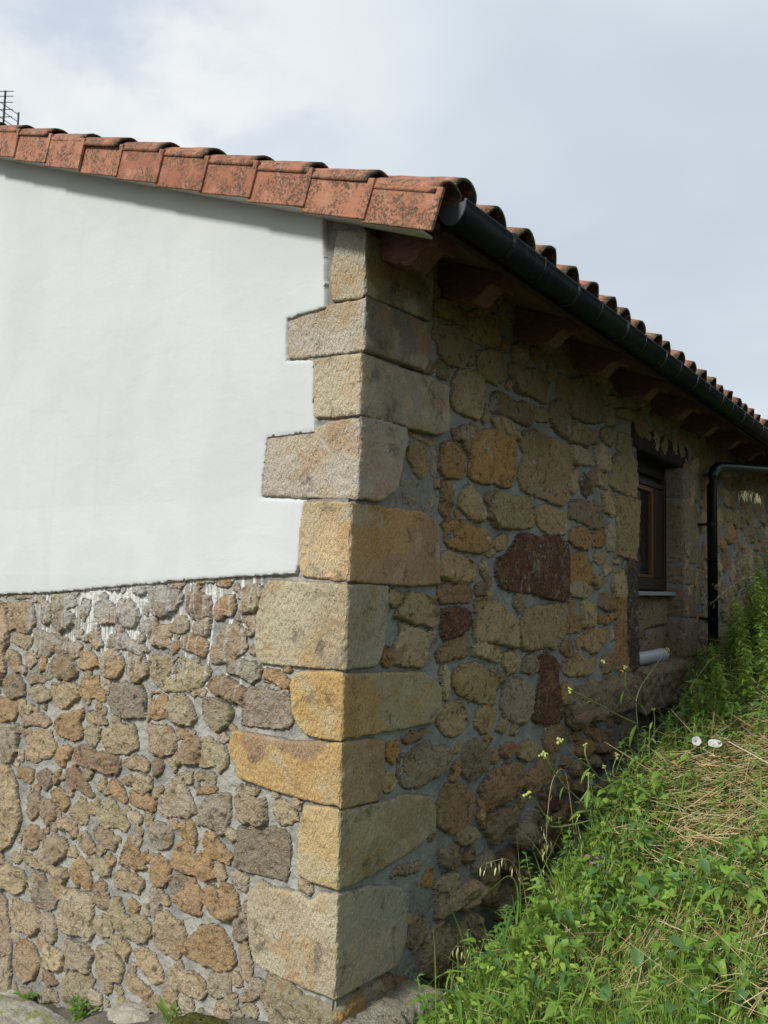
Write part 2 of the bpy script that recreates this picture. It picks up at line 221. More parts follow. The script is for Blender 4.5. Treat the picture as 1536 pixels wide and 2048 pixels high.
RIGHT="""o 579 2871 653 2911 741 2913 779 2848 708 2829 622 2824 573 2801
b 795 2909 850 2915 898 2861 909 2835 815 2839 788 2851
v 590 2779 692 2788 798 2825 890 2821 910 2778 913 2692 859 2636 750 2621 680 2638 619 2687 576 2721
t 916 2910 1002 2968 1102 2966 1185 2979 1197 2931 1231 2889 1221 2835 1169 2807 1086 2802 987 2797 920 2790
v 930 2763 960 2722 971 2676 923 2661
v 998 2746 1108 2777 1254 2807 1277 2756 1301 2689 1280 2659 1216 2625 1112 2628 1021 2648 1010 2695
g 605 2602 655 2623 699 2596 742 2596 735 2558 666 2543 590 2554
w 814 2603 896 2631 991 2642 1061 2618 1064 2540 1046 2458 1037 2427 998 2411 903 2413 829 2419 792 2421 756 2452 790 2504 771 2547
o 1242 2861 1296 2885 1341 2875 1319 2828 1254 2812
t 1386 2865 1455 2893 1549 2905 1539 2838 1516 2789 1457 2776 1388 2782 1364 2818
v 1344 2750 1481 2771 1650 2797 1803 2809 1806 2640 1780 2635 1579 2641 1437 2634 1368 2672
b 1165 2569 1270 2595 1370 2579 1439 2571 1532 2599 1604 2591 1630 2531 1631 2488 1535 2466 1418 2483 1284 2481 1178 2482 1136 2484
w 1067 2422 1095 2496 1115 2490 1117 2431 1088 2402
y 1158 2438 1242 2463 1328 2463 1396 2438 1454 2405 1466 2381 1353 2384 1222 2389
t 1669 2587 1784 2602 1837 2578 1837 2533 1734 2521 1670 2527
k 1862 2650 2026 2705 2112 2674 2113 2580 2100 2483 2001 2491 1891 2519 1836 2589
v 1579 2776 1653 2798 1754 2809 1807 2753 1809 2663 1731 2637 1606 2640
k 2139 2846 2351 2915 2578 2913 2681 2818 2682 2689 2514 2647 2323 2627 2156 2634
t 2157 2563 2231 2599 2385 2589 2580 2595 2548 2527 2418 2489 2263 2478 2129 2476
v 2614 2588 2717 2649 2859 2659 2896 2592 2823 2542 2683 2547
v 2716 2785 2823 2818 2859 2739 2841 2683 2734 2678
v 2769 2867 3008 2900 3027 2849 2859 2812
v 2896 2792 3124 2847 3305 2837 3284 2792 2970 2765
w 2144 2443 2324 2457 2450 2463 2499 2408 2516 2372 2356 2358 2175 2341 2130 2394
w 2531 2493 2614 2543 2717 2514 2806 2474 2788 2394 2753 2364 2615 2360 2548 2402
y 2970 2655 3123 2665 3325 2655 3334 2530 3143 2531 2933 2542
t 2933 2502 3084 2537 3324 2514 3343 2244 3142 2245 2897 2260 2789 2288 2806 2355 2860 2453
t 2933 2218 3123 2230 3343 2223 3362 1808 3122 1813 2952 1832 2934 1975
t 1469 2374 1538 2427 1635 2458 1735 2447 1892 2449 2030 2447 2115 2436 2131 2333 2104 2213 2091 2107 2035 2073 1898 2078 1793 2091 1691 2103 1545 2109 1498 2126 1462 2184 1495 2241 1529 2308
w 2161 2290 2235 2304 2250 2241 2206 2165 2148 2171
r 2341 2293 2388 2305 2452 2251 2469 2191 2421 2162 2343 2179 2311 2236
t 2549 2349 2649 2368 2684 2340 2788 2340 2771 2260 2684 2245 2566 2263
t 2667 2211 2789 2236 2897 2221 2915 2157 2915 2092 2825 2078 2719 2102 2685 2162
k 2148 2112 2328 2135 2390 2123 2550 2150 2651 2121 2668 2059 2703 1999 2584 1978 2486 1972 2360 1999 2238 2008 2135 2018
o 2151 1926 2239 1967 2360 1963 2455 1945 2455 1872 2440 1835 2331 1836 2210 1848 2137 1879
o 2487 1935 2618 1974 2703 1948 2703 1898 2652 1864 2520 1863 2471 1897
w 2737 2001 2825 2033 2915 1987 2897 1882 2861 1848 2755 1849 2720 1911
t 1680 2026 1794 2052 1925 2047 2078 2037 2093 1952 2079 1916 1955 1903 1822 1906 1719 1932 1669 1982
o 2153 1787 2300 1811 2424 1798 2504 1753 2521 1692 2489 1631 2242 1621 2140 1660
v 2552 1828 2720 1835 2738 1773 2619 1756 2520 1778
w 2861 1783 2971 1794 2989 1768 2898 1759
w 2687 1746 2790 1781 2826 1712 2721 1684
t 411 2247 465 2247 528 2240 593 2245 618 2231 577 2221 513 2224 434 2238
t 383 2192 451 2215 529 2201 563 2158 565 2110 534 2076 487 2066 440 2090 408 2137
w 594 2201 627 2202 628 2180 595 2175
w 596 2162 629 2162 639 2097 623 2082 590 2091
o 676 2236 745 2255 834 2254 881 2219 883 2144 857 2109 768 2094 698 2104 663 2126 670 2190
t 778 2315 886 2351 942 2370 1019 2373 1000 2356 915 2309 926 2272 908 2232 889 2267 833 2287 797 2272
o 934 2312 1019 2354 1170 2378 1308 2385 1409 2380 1422 2294 1425 2190 1381 2123 1272 2112 1187 2122 1086 2101 988 2110 930 2122 947 2181 936 2236
g 352 2033 427 2038 504 2038 544 2016 548 1921 492 1925 430 1937 371 1940 361 1989
w 632 2069 665 2077 666 2042 633 2034
b 691 2063 733 2076 769 2058 780 1986 756 1920 704 1916 678 1941 693 2005
w 601 2013 626 2007 611 1944 596 1925 594 1977
y 895 2062 941 2081 989 2053 1029 2038 1059 1993 1100 1948 1081 1913 1013 1908 936 1925 898 1950 843 1973 850 2020
v 1209 2080 1273 2072 1360 2060 1473 2071 1591 2061 1652 2034 1666 1971 1642 1927 1500 1907 1342 1901 1214 1898 1141 1941 1150 1991 1190 2034
o 697 1880 774 1895 845 1909 900 1904 957 1880 1053 1877 1113 1852 1174 1836 1155 1796 1095 1765 998 1760 886 1769 761 1777 725 1802 732 1847
t 1226 1839 1289 1858 1365 1857 1344 1816 1301 1794 1228 1780 1206 1809
w 1145 1776 1196 1789 1217 1770 1166 1748 1126 1756
t 677 1729 761 1750 850 1736 942 1730 1000 1704 1001 1657 1002 1629 927 1609 783 1616 680 1641
b 679 1599 730 1604 799 1592 889 1602 963 1593 992 1556 965 1524 873 1524 784 1520 699 1520 664 1547
v 290 1554 325 1571 376 1563 399 1538 385 1514 328 1506 292 1522
w 413 1555 489 1555 583 1547 648 1538 667 1486 660 1434 636 1417 556 1428 478 1438 402 1456 344 1465 372 1489 415 1505
w 381 1432 448 1422 525 1403 573 1385 582 1342 592 1299 577 1258 531 1248 439 1258 344 1272 341 1345 369 1368
g 589 1389 653 1391 655 1356 607 1316 590 1350
o 258 1333 292 1339 336 1305 323 1274 281 1261 253 1286
r 717 1485 785 1489 856 1492 929 1478 958 1436 932 1386 860 1375 790 1360 738 1353 703 1389 718 1441
b 705 1324 773 1334 825 1350 914 1360 943 1327 945 1272 863 1267 775 1263 691 1260 673 1295
w 1022 1528 1099 1537 1180 1528 1264 1508 1350 1468 1440 1426 1453 1355 1443 1280 1333 1300 1227 1314 1145 1337 1028 1332 1007 1370 1025 1435
w 1000 1315 1106 1320 1227 1295 1291 1263 1271 1220 1168 1241 1068 1265 1001 1273
t 1313 1252 1377 1268 1466 1248 1490 1202 1446 1164 1369 1160 1325 1192
w 709 1233 759 1238 778 1193 780 1131 773 1080 747 1082 728 1153
t 830 1198 900 1229 993 1228 1089 1217 1130 1167 1169 1174 1230 1189 1252 1139 1254 1081 1224 1022 1114 1033 979 1060 868 1106 814 1146
t 748 1056 834 1065 906 1053 944 1009 963 962 928 930 857 912 787 921 718 947 692 993 699 1027
t 1056 1006 1134 1017 1235 997 1227 931 1177 890 1098 895 1039 934 1038 971
g 1317 1095 1402 1138 1515 1119 1609 1081 1657 1036 1635 935 1566 881 1474 902 1363 934 1298 990
k 1272 1176 1326 1153 1337 1123 1284 1108 1262 1148
k 1029 1594 1078 1609 1118 1585 1109 1557 1040 1552
y 1118 1571 1179 1571 1190 1557 1139 1547
b 1116 1643 1167 1644 1178 1605 1138 1595
r 1240 1731 1332 1754 1388 1801 1433 1842 1514 1881 1611 1879 1724 1869 1896 1890 2036 1875 2123 1821 2132 1674 2127 1551 2069 1519 1930 1536 1796 1545 1655 1567 1497 1574 1381 1580 1271 1600 1226 1655
t 1582 1485 1804 1494 2071 1503 2100 1423 2101 1344 2019 1280 1938 1256 1782 1269 1635 1255 1494 1282 1469 1354 1514 1414
w 2155 1628 2272 1630 2394 1620 2489 1597 2458 1560 2364 1542 2214 1548 2141 1582
t 2521 1670 2687 1686 2687 1623 2587 1598 2521 1634
b 2637 1561 2756 1580 2898 1549 2898 1465 2757 1461 2621 1487
o 2142 1525 2199 1525 2215 1467 2275 1408 2305 1343 2187 1341 2101 1344 2101 1389 2143 1434
y 2319 1501 2380 1530 2458 1512 2555 1500 2572 1426 2556 1378 2459 1356 2335 1366 2320 1431
o 2588 1426 2722 1436 2898 1433 2935 1407 2827 1396 2723 1374 2621 1388
t 2246 1293 2336 1325 2491 1343 2622 1345 2740 1336 2757 1285 2656 1240 2622 1199 2492 1205 2367 1247 2276 1245
b 2074 1300 2159 1308 2218 1237 2203 1203 2103 1203 2033 1246
t 2048 1167 2160 1183 2307 1209 2368 1171 2493 1152 2525 1090 2462 1070 2278 1078 2162 1081 2077 1109
b 2690 1177 2863 1193 2899 1114 2863 1066 2690 1066 2656 1117
r 1733 1218 1834 1234 1912 1208 1980 1160 1967 1095 1996 1005 2052 901 2025 849 1918 839 1765 858 1666 890 1665 952 1712 1041 1760 1111 1722 1166
g 1564 1228 1659 1233 1721 1198 1710 1146 1613 1142 1519 1159
k 3046 1799 3321 1795 3338 1054 3199 1043 3121 1232 3065 1496
o 2934 1562 3027 1549 3083 1299 3179 1044 2935 1074 2917 1305
o 301 947 335 954 386 939 394 910 367 882 339 871 302 907
y 285 825 319 835 362 812 385 784 357 758 295 761 280 795
g 395 878 483 889 559 911 622 911 671 879 754 875 806 851 799 800 758 772 659 754 596 740 534 738 459 748 399 782 383 824
r 421 954 480 967 542 955 588 965 557 944 496 936 437 936
y 893 883 912 862 877 832 841 837 876 858
o 861 790 887 795 889 742 863 715 819 718 827 761
k 948 857 1041 867 1109 844 1160 781 1142 728 1065 704 990 685 934 725 897 749 914 800
r 1303 799 1388 806 1466 786 1455 748 1368 731 1293 762
t 1500 781 1591 784 1687 755 1761 724 1688 704 1594 682 1501 711 1478 745
p 1200 794 1251 792 1273 755 1243 722 1191 749
b 1163 678 1285 696 1391 699 1479 695 1503 622 1482 556 1395 523 1248 523 1128 528 1107 596 1077 629 1105 642
b 777 700 881 690 991 653 1030 601 1023 540 978 495 906 475 818 486 733 521 698 579 696 630 728 674
o 1078 574 1107 573 1138 507 1111 458 1071 485
k 1149 478 1249 495 1353 493 1418 451 1420 393 1378 354 1294 344 1212 344 1171 399 1111 449
g 853 478 923 489 1015 469 1054 425 999 411 926 401 872 430
k 719 432 803 420 873 404 910 361 875 326 806 330 738 368
b 945 361 1000 379 1038 348 1020 317 965 312 928 339
g 1039 285 1115 303 1154 311 1193 321 1204 290 1135 261 1040 258
r 1255 259 1316 282 1423 276 1468 217 1425 180 1319 178 1235 227
g 1442 359 1554 384 1670 411 1718 401 1721 288 1650 244 1557 235 1466 276 1421 335
g 398 437 486 427 577 408 562 387 472 394 357 416
o 610 351 641 368 673 351 667 312 644 293 596 314
k 2141 903 2257 885 2317 850 2228 825 2142 858
b 1821 819 1924 828 2059 817 2115 761 2088 720 2006 688 1900 681 1823 714 1796 770
v 2171 798 2258 788 2333 733 2288 699 2172 714 2129 759
b 2409 758 2567 739 2733 688 2836 644 2767 604 2600 639 2503 688 2409 723
o 2259 674 2348 696 2472 668 2472 610 2380 588 2260 618 2230 656
b 2535 636 2733 621 2802 575 2699 565 2535 601 2503 629
k 2410 572 2536 565 2733 511 2700 468 2504 499 2411 537
b 1748 672 1926 672 1967 618 1955 555 1877 526 1751 516 1655 503 1560 540 1537 584 1629 619 1700 638
v 2174 597 2290 590 2380 565 2380 519 2320 483 2203 514 2160 566
b 2190 438 2291 466 2396 448 2443 393 2351 375 2233 408
b 2009 525 2118 517 2161 466 2120 418 2037 455
r 1729 407 1828 440 1957 437 2038 390 1958 362 1829 367 1754 371
b 1804 341 1958 351 2120 363 2206 280 2236 196 2151 137 2014 147 1883 167 1806 247 1780 304
g 1660 239 1756 248 1857 204 1883 157 1808 133 1709 167"""
QUOINS=[('t', 0.028, 0.03, [10, 2991, -130, 3021, -143, 2952, -162, 2830, -148, 2737, 7, 2722], [21, 2991, 483, 2995, 493, 2952, 483, 2767, 255, 2753, 32, 2733]), ('w', 0.032, 0.034, [0, 2718, -178, 2718, -412, 2708, -411, 2539, -184, 2521, -6, 2506], [23, 2720, 246, 2735, 461, 2739, 475, 2585, 428, 2530, 217, 2525, -2, 2509]), ('t', 0.024, 0.026, [6, 2494, -169, 2501, -240, 2500, -231, 2269, -96, 2258, 4, 2256], [21, 2499, 238, 2497, 511, 2509, 648, 2496, 666, 2349, 659, 2297, 553, 2267, 284, 2262, 18, 2258]), ('w', 0.024, 0.03, [1, 2239, -150, 2237, -248, 2209, -492, 2195, -515, 1965, -243, 1940, 7, 1926], [15, 2242, 171, 2255, 310, 2252, 323, 2205, 286, 2094, 254, 1986, 149, 1934, 15, 1930]), ('o', 0.005, 0.011, [7, 1903, -155, 1915, -222, 1911, -248, 1827, -251, 1706, -226, 1624, -118, 1615, 0, 1606], [9, 1904, 196, 1907, 495, 1911, 620, 1876, 649, 1777, 655, 1607, 428, 1595, -1, 1609]), ('v', 0.002, 0.006, [7, 1590, -135, 1591, -402, 1598, -434, 1561, -465, 1436, -458, 1293, -428, 1264, -225, 1265, -6, 1270], [9, 1586, 149, 1588, 260, 1585, 269, 1450, 245, 1350, 203, 1271, 1, 1270]), ('o', 0, 0, [8, 1254, -115, 1250, -230, 1235, -257, 1188, -247, 1091, -209, 1037, -169, 1007, -81, 1002, -5, 1012], [11, 1251, 312, 1231, 539, 1221, 630, 1191, 707, 1141, 710, 1042, 628, 996, 394, 1001, 0, 1014]), ('o', 0, 0, [0, 997, -258, 965, -563, 970, -583, 913, -572, 873, -541, 837, -530, 792, -302, 767, -146, 763, 1, 761], [6, 997, 184, 980, 270, 965, 280, 809, 244, 737, 128, 744, 5, 760]), ('o', 0, 0, [2, 747, -83, 742, -165, 732, -181, 678, -195, 581, -190, 473, -134, 463, 2, 459], [5, 745, 128, 728, 315, 720, 405, 723, 639, 679, 675, 613, 678, 527, 489, 486, 205, 460, 9, 458]), ('y', 0, 0, [1, 443, -83, 424, -102, 396, -131, 384, -182, 402, -285, 392, -338, 388, -387, 403, -405, 385, -445, 347, -449, 259, -428, 168, -399, 93, -350, 81, -168, 72, -3, 70], [7, 441, 207, 414, 419, 348, 477, 286, 465, 129, 395, 53, 222, 59, -3, 72])]
PLASTER=[-176, 3046, -169, 2950, -155, 2713, -360, 2699, -355, 2517, -207, 2501, -190, 2204, -448, 2204, -472, 1946, -229, 1926, -237, 1805, -242, 1665, -256, 1631, -499, 1617, -800, 1600, -1132, 1576, -1499, 1547, -1865, 1516, -2085, 1506, -2367, 1493]

# ---------------------------------------------------------------- helpers
rs = np.random.RandomState(7)
random.seed(5)
_tab = np.random.RandomState(1).rand(256, 256)
def vnoise(x, y, seed=0):
    x = x + seed*17.37; y = y + seed*9.71
    xi = np.floor(x).astype(int); yi = np.floor(y).astype(int)
    fx = x-xi; fy = y-yi; fx = fx*fx*(3-2*fx); fy = fy*fy*(3-2*fy)
    g = lambda a, b: _tab[a & 255, b & 255]
    return ((g(xi, yi)*(1-fx)+g(xi+1, yi)*fx)*(1-fy)+(g(xi, yi+1)*(1-fx)+g(xi+1, yi+1)*fx)*fy)*2-1
def fbm(x, y, o=4, seed=0, r=.5):
    s = 0; a = 1; t = 0
    for i in range(o):
        s = s+a*vnoise(x, y, seed+i*3); t += a; a *= r; x = x*2.03+5.1; y = y*2.03-3.3
    return s/t
def sdf(px, py, poly):
    """signed distance, positive inside"""
    n = len(poly); d = np.full(px.shape, 1e9); ins = np.zeros(px.shape, bool)
    for i in range(n):
        ax, ay = poly[i]; bx, by = poly[(i+1) % n]
        ex, ey = bx-ax, by-ay; wx = px-ax; wy = py-ay
        t = np.clip((wx*ex+wy*ey)/(ex*ex+ey*ey+1e-12), 0, 1)
        d = np.minimum(d, (wx-ex*t)**2+(wy-ey*t)**2)
        c = ((ay <= py) & (by > py)) | ((by <= py) & (ay > py))
        if ey != 0: ins ^= c & (px < ax+ex*(py-ay)/ey)
    return np.where(ins, 1, -1)*np.sqrt(d)

def mesh_np(name, V, F, mat=None, parent=None, smooth=True, attrs=None, mats=None):
    """V (n,3) F (m,k) arrays -> one linked mesh object; attrs: name -> (n,3)/(n,) point attributes"""
    V = np.ascontiguousarray(V, dtype=np.float32); F = np.ascontiguousarray(F, dtype=np.int32)
    me = bpy.data.meshes.new(name); k = F.shape[1]
    me.vertices.add(len(V)); me.vertices.foreach_set('co', V.ravel())
    me.loops.add(F.size); me.loops.foreach_set('vertex_index', F.ravel())
    me.polygons.add(len(F)); me.polygons.foreach_set('loop_start', np.arange(0, F.size, k, dtype=np.int32))
    if smooth: me.polygons.foreach_set('use_smooth', np.ones(len(F), bool))
    me.update(calc_edges=True)
    for an, av in (attrs or {}).items():
        av = np.asarray(av, dtype=np.float32)
        if av.ndim == 1:
            a = me.attributes.new(an, 'FLOAT', 'POINT'); a.data.foreach_set('value', av)
        else:
            a = me.attributes.new(an, 'FLOAT_COLOR', 'POINT')
            a.data.foreach_set('color', np.concatenate([av, np.ones((len(av), 1), np.float32)], 1).ravel())
    if mat: me.materials.append(mat)
    o = bpy.data.objects.new(name, me); COL.objects.link(o)
    if parent: o.parent = parent
    return o
def tag(o, label=None, cat=None, group=None, kind=None):
    if label: o['label'] = label
    if cat: o['category'] = cat
    if group: o['group'] = group
    if kind: o['kind'] = kind
    return o
def empty(name, loc, label=None, cat=None, group=None):
    o = bpy.data.objects.new(name, None); o.location = loc; COL.objects.link(o); o.empty_display_size = .1
    return tag(o, label, cat, group)

class MB:
    """collects polygons of any size, builds one mesh object"""
    def __init__(s): s.v = []; s.f = []
    def add(s, vs, fs):
        b = len(s.v); s.v += [tuple(map(float, q)) for q in vs]; s.f += [tuple(b+i for i in f) for f in fs]; return s
    def box(s, x0, x1, y0, y1, z0, z1, m=None, j=0):
        vs = [Vector((x, y, z)) for x in (x0, x1) for y in (y0, y1) for z in (z0, z1)]
        if j: vs = [v+Vector([random.uniform(-j, j) for _ in range(3)]) for v in vs]
        if m: vs = [m @ v for v in vs]
        return s.add(vs, [(0, 1, 3, 2), (4, 6, 7, 5), (0, 4, 5, 1), (2, 3, 7, 6), (0, 2, 6, 4), (1, 5, 7, 3)])
    def prism(s, prof, fn):
        """prof: closed 2-D outline; fn(p, side) -> 3-D point for side 0/1"""
        n = len(prof); vs = [fn(p, 0) for p in prof]+[fn(p, 1) for p in prof]
        return s.add(vs, [tuple(range(n))[::-1], tuple(range(n, 2*n))]+[(i, (i+1) % n, n+(i+1) % n, n+i) for i in range(n)])
    def tube(s, pts, r, seg=8, cap=True):
        pts = [Vector(p) for p in pts]; n = len(pts); rr = r if isinstance(r, (list, tuple)) else [r]*n
        vs = []; up = Vector((.13, .27, 1)).normalized()
        for i, p in enumerate(pts):
            d = (pts[min(i+1, n-1)]-pts[max(i-1, 0)]).normalized()
            a = d.cross(up);
            if a.length < 1e-3: a = d.cross(Vector((1, 0, 0)))
            a.normalize(); b = d.cross(a)
            for k in range(seg):
                t = 2*math.pi*k/seg; vs.append(p+(a*math.cos(t)+b*math.sin(t))*rr[i])
        fs = [(i*seg+k, i*seg+(k+1) % seg, (i+1)*seg+(k+1) % seg, (i+1)*seg+k) for i in range(n-1) for k in range(seg)]
        if cap: fs += [tuple(range(seg))[::-1], tuple(range((n-1)*seg, n*seg))]
        return s.add(vs, fs)
    def build(s, name, mat, parent=None, smooth=False, bevel=0, seg=2):
        me = bpy.data.meshes.new(name); me.from_pydata(s.v, [], s.f); me.update()
        if mat: me.materials.append(mat)
        if smooth:
            for p in me.polygons: p.use_smooth = True
        o = bpy.data.objects.new(name, me); COL.objects.link(o)
        if bevel:
            b = o.modifiers.new('bevel', 'BEVEL'); b.width = bevel; b.segments = seg; b.limit_method = 'ANGLE'
        if parent: o.parent = parent
        return o

# ---------------------------------------------------------------- materials
class NT:
    def __init__(s, name):
        s.m = bpy.data.materials.new(name); s.m.use_nodes = True; s.t = s.m.node_tree; s.t.nodes.clear()
        s.out = s.n('ShaderNodeOutputMaterial'); s.p = s.n('ShaderNodeBsdfPrincipled'); s.l(s.p.outputs[0], s.out.inputs[0])
        s.p.inputs['Roughness'].default_value = .85; s.p.inputs['Specular IOR Level'].default_value = .25
    def n(s, t): return s.t.nodes.new(t)
    def l(s, a, b): s.t.links.new(a, b)
    def put(s, sock, v):
        if isinstance(v, bpy.types.NodeSocket): s.l(v, sock)
        elif isinstance(v, (tuple, list)) and len(v) == 3 and sock.type == 'RGBA': sock.default_value = (*v, 1)
        else: sock.default_value = v
    def obj(s): return s.n('ShaderNodeTexCoord').outputs['Object']
    def geo(s): return s.n('ShaderNodeNewGeometry').outputs['Position']
    def mapv(s, v, scale=(1, 1, 1), rot=(0, 0, 0), loc=(0, 0, 0)):
        m = s.n('ShaderNodeMapping'); s.l(v, m.inputs[0]); m.inputs['Scale'].default_value = scale; m.inputs['Rotation'].default_value = rot
        s.put(m.inputs['Location'], loc); return m.outputs[0]
    def noise(s, v, scale, detail=3, rough=.55, dist=0):
        n = s.n('ShaderNodeTexNoise'); s.l(v, n.inputs['Vector']); n.inputs['Scale'].default_value = scale
        n.inputs['Detail'].default_value = detail; n.inputs['Roughness'].default_value = rough; n.inputs['Distortion'].default_value = dist
        return n.outputs[0]
    def voro(s, v, scale, feat='F1', out=0):
        n = s.n('ShaderNodeTexVoronoi'); s.l(v, n.inputs['Vector']); n.inputs['Scale'].default_value = scale; n.feature = feat
        return n.outputs[out]
    def rng(s, v, a, b, lo=0., hi=1.):
        r = s.n('ShaderNodeMapRange'); r.interpolation_type = 'SMOOTHSTEP'; s.l(v, r.inputs[0])
        for i, q in enumerate((a, b, lo, hi)): r.inputs[1+i].default_value = q
        return r.outputs[0]
    def mix(s, a, b, f, mode='MIX'):
        m = s.n('ShaderNodeMix'); m.data_type = 'RGBA'; m.blend_type = mode
        s.put(m.inputs[0], f); s.put(m.inputs[6], a); s.put(m.inputs[7], b); return m.outputs[2]
    def math(s, op, a, b=0.):
        m = s.n('ShaderNodeMath'); m.operation = op; s.put(m.inputs[0], a); s.put(m.inputs[1], b); return m.outputs[0]
    def attr(s, name, out='Color'):
        a = s.n('ShaderNodeAttribute'); a.attribute_name = name; return a.outputs[out]
    def bump(s, h, dist=.01, strength=1., normal=None):
        b = s.n('ShaderNodeBump'); s.l(h, b.inputs['Height']); s.put(b.inputs['Distance'], dist); s.put(b.inputs['Strength'], strength)
        if normal: s.l(normal, b.inputs['Normal'])
        s.l(b.outputs[0], s.p.inputs['Normal']); return b.outputs[0]
    def base(s, c): s.put(s.p.inputs['Base Color'], c)
    def rnd(s): return s.n('ShaderNodeObjectInfo').outputs['Random']

def m_rubble():
    t = NT('rubble stone and mortar'); g = t.geo(); c = t.attr('col'); mk = t.attr('mk', 'Fac'); wh = t.attr('wh', 'Fac')
    # stone: mottling, rust veins, dark lichen specks
    st = t.mix(c, t.mix(c, (.42, .25, .10), .5), t.rng(t.noise(g, 11, 4, .6, .6), .50, .66))
    st = t.mix(st, t.mix(c, (.52, .44, .30), .6), t.rng(t.noise(t.mapv(g, loc=(3, 7, 1)), 17, 4, .65, .4), .55, .70))
    st = t.mix(st, t.mix(c, (.05, .043, .035), .75), t.rng(t.noise(t.mapv(g, loc=(9, 2, 5)), 26, 5, .7, .3), .53, .66))
    st = t.mix(st, (.72, .67, .55), t.rng(t.noise(g, 95, 5, .78), .54, .66, 0, .62))
    st = t.mix(st, (.06, .05, .035), t.rng(t.noise(t.mapv(g, loc=(4, 4, 4)), 85, 5, .78), .555, .66, 0, .72))
    mo = t.mix(c, t.mix(c, (.20, .20, .18), .8), t.rng(t.noise(g, 6, 4, .6), .4, .65))
    mo = t.mix(mo, (.36, .35, .31), t.rng(t.noise(t.mapv(g, scale=(1, 1, .4)), 30, 4, .6), .56, .72, 0, .6))
    mo = t.mix(mo, (.10, .10, .09), t.rng(t.noise(g, 80, 3, .7), .62, .75, 0, .6))
    colr = t.mix(mo, st, mk)
    colr = t.mix(colr, (.74, .74, .70), t.math('MULTIPLY', wh, t.rng(t.noise(g, 60, 3, .6), .25, .6, .55, 1)))
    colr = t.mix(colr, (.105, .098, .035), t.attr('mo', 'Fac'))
    t.base(colr)
    hs = t.math('ADD', t.math('MULTIPLY', t.noise(g, 42, 6, .68, .6), 1.0), t.math('MULTIPLY', t.noise(g, 170, 3, .7), .35))
    hm = t.math('MULTIPLY', t.noise(g, 34, 5, .62, .3), .38)
    h = t.n('ShaderNodeMix'); t.l(mk, h.inputs[0]); t.l(hm, h.inputs[2]); t.l(hs, h.inputs[3])
    t.bump(h.outputs[0], .048, 1.); t.p.inputs['Roughness'].default_value = .9
    return t.m
def m_quoin():
    t = NT('dressed sandstone'); g = t.geo(); c = t.attr('col'); r = t.rnd(); mk = t.attr('mk', 'Fac')
    off = t.n('ShaderNodeCombineXYZ'); t.l(t.math('MULTIPLY', r, 40), off.inputs[0]); t.l(t.math('MULTIPLY', r, 23), off.inputs[2])
    gg = t.n('ShaderNodeVectorMath'); gg.operation = 'ADD'; t.l(g, gg.inputs[0]); t.l(off.outputs[0], gg.inputs[1]); gg = gg.outputs[0]
    s = t.mix(c, t.mix(c, (.46, .25, .075), .5), t.rng(t.noise(gg, 4.5, 4, .6, .5), .50, .66))
    s = t.mix(s, t.mix(c, (.52, .45, .30), .7), t.rng(t.noise(t.mapv(gg, loc=(5, 1, 2)), 6, 4, .6, .3), .52, .68))
    s = t.mix(s, t.mix(c, (.10, .075, .05), .7), t.rng(t.noise(t.mapv(gg, loc=(1, 8, 3)), 7, 6, .75, .4), .53, .68))
    s = t.mix(s, (.66, .61, .48), t.rng(t.noise(g, 110, 4, .75), .54, .68, 0, .45))
    s = t.mix(s, (.10, .075, .045), t.rng(t.noise(t.mapv(g, loc=(4, 4, 4)), 85, 5, .78), .56, .70, 0, .6))
    s = t.mix(t.mix((.22, .22, .195), (.16, .165, .15), t.rng(t.noise(g, 7, 3), .4, .6)), s, mk)
    s = t.mix(s, (.62, .60, .54), t.attr('wh', 'Fac'))
    t.base(s)
    # pick marks
    ga = t.mapv(gg, scale=(1, 1, .36), rot=(0, R_(20), 0))
    h = t.math('ADD', t.math('MULTIPLY', t.noise(ga, 105, 3, .6, .15), 1.), t.math('MULTIPLY', t.noise(g, 230, 2, .6), .25))
    h = t.math('ADD', h, t.math('MULTIPLY', t.noise(g, 16, 4, .6), .35))
    t.bump(h, .022, 1.)
    return t.m
def m_plaster():
    t = NT('white lime render'); g = t.geo()
    c = t.mix((.55, .57, .565), (.59, .605, .595), t.rng(t.noise(t.mapv(g, scale=(1, 1, .8)), 1.6, 4, .6, .4), .35, .65))
    c = t.mix(c, (.48, .505, .505), t.rng(t.noise(t.mapv(g, scale=(2.0, 1, .6), loc=(2, 0, 1)), 2.2, 4, .6), .55, .72, 0, .3))
    c = t.mix(c, (.47, .48, .46), t.rng(t.noise(t.mapv(g, scale=(7, 1, .35), loc=(5, 0, 1)), 2.0, 5, .65), .56, .74, 0, .14))
    c = t.mix(c, (.40, .39, .35), t.rng(t.noise(g, 40, 5, .8), .66, .76, 0, .3))
    c = t.mix(c, (.40, .38, .34), t.attr('edge', 'Fac'))
    t.base(c)
    h = t.math('ADD', t.math('MULTIPLY', t.noise(t.mapv(g, scale=(1, 1, 1.6)), 5, 4, .55, .4), 1.), t.math('MULTIPLY', t.noise(g, 75, 4, .65), .10))
    t.bump(h, .0045, .8); t.p.inputs['Roughness'].default_value = .8
    return t.m
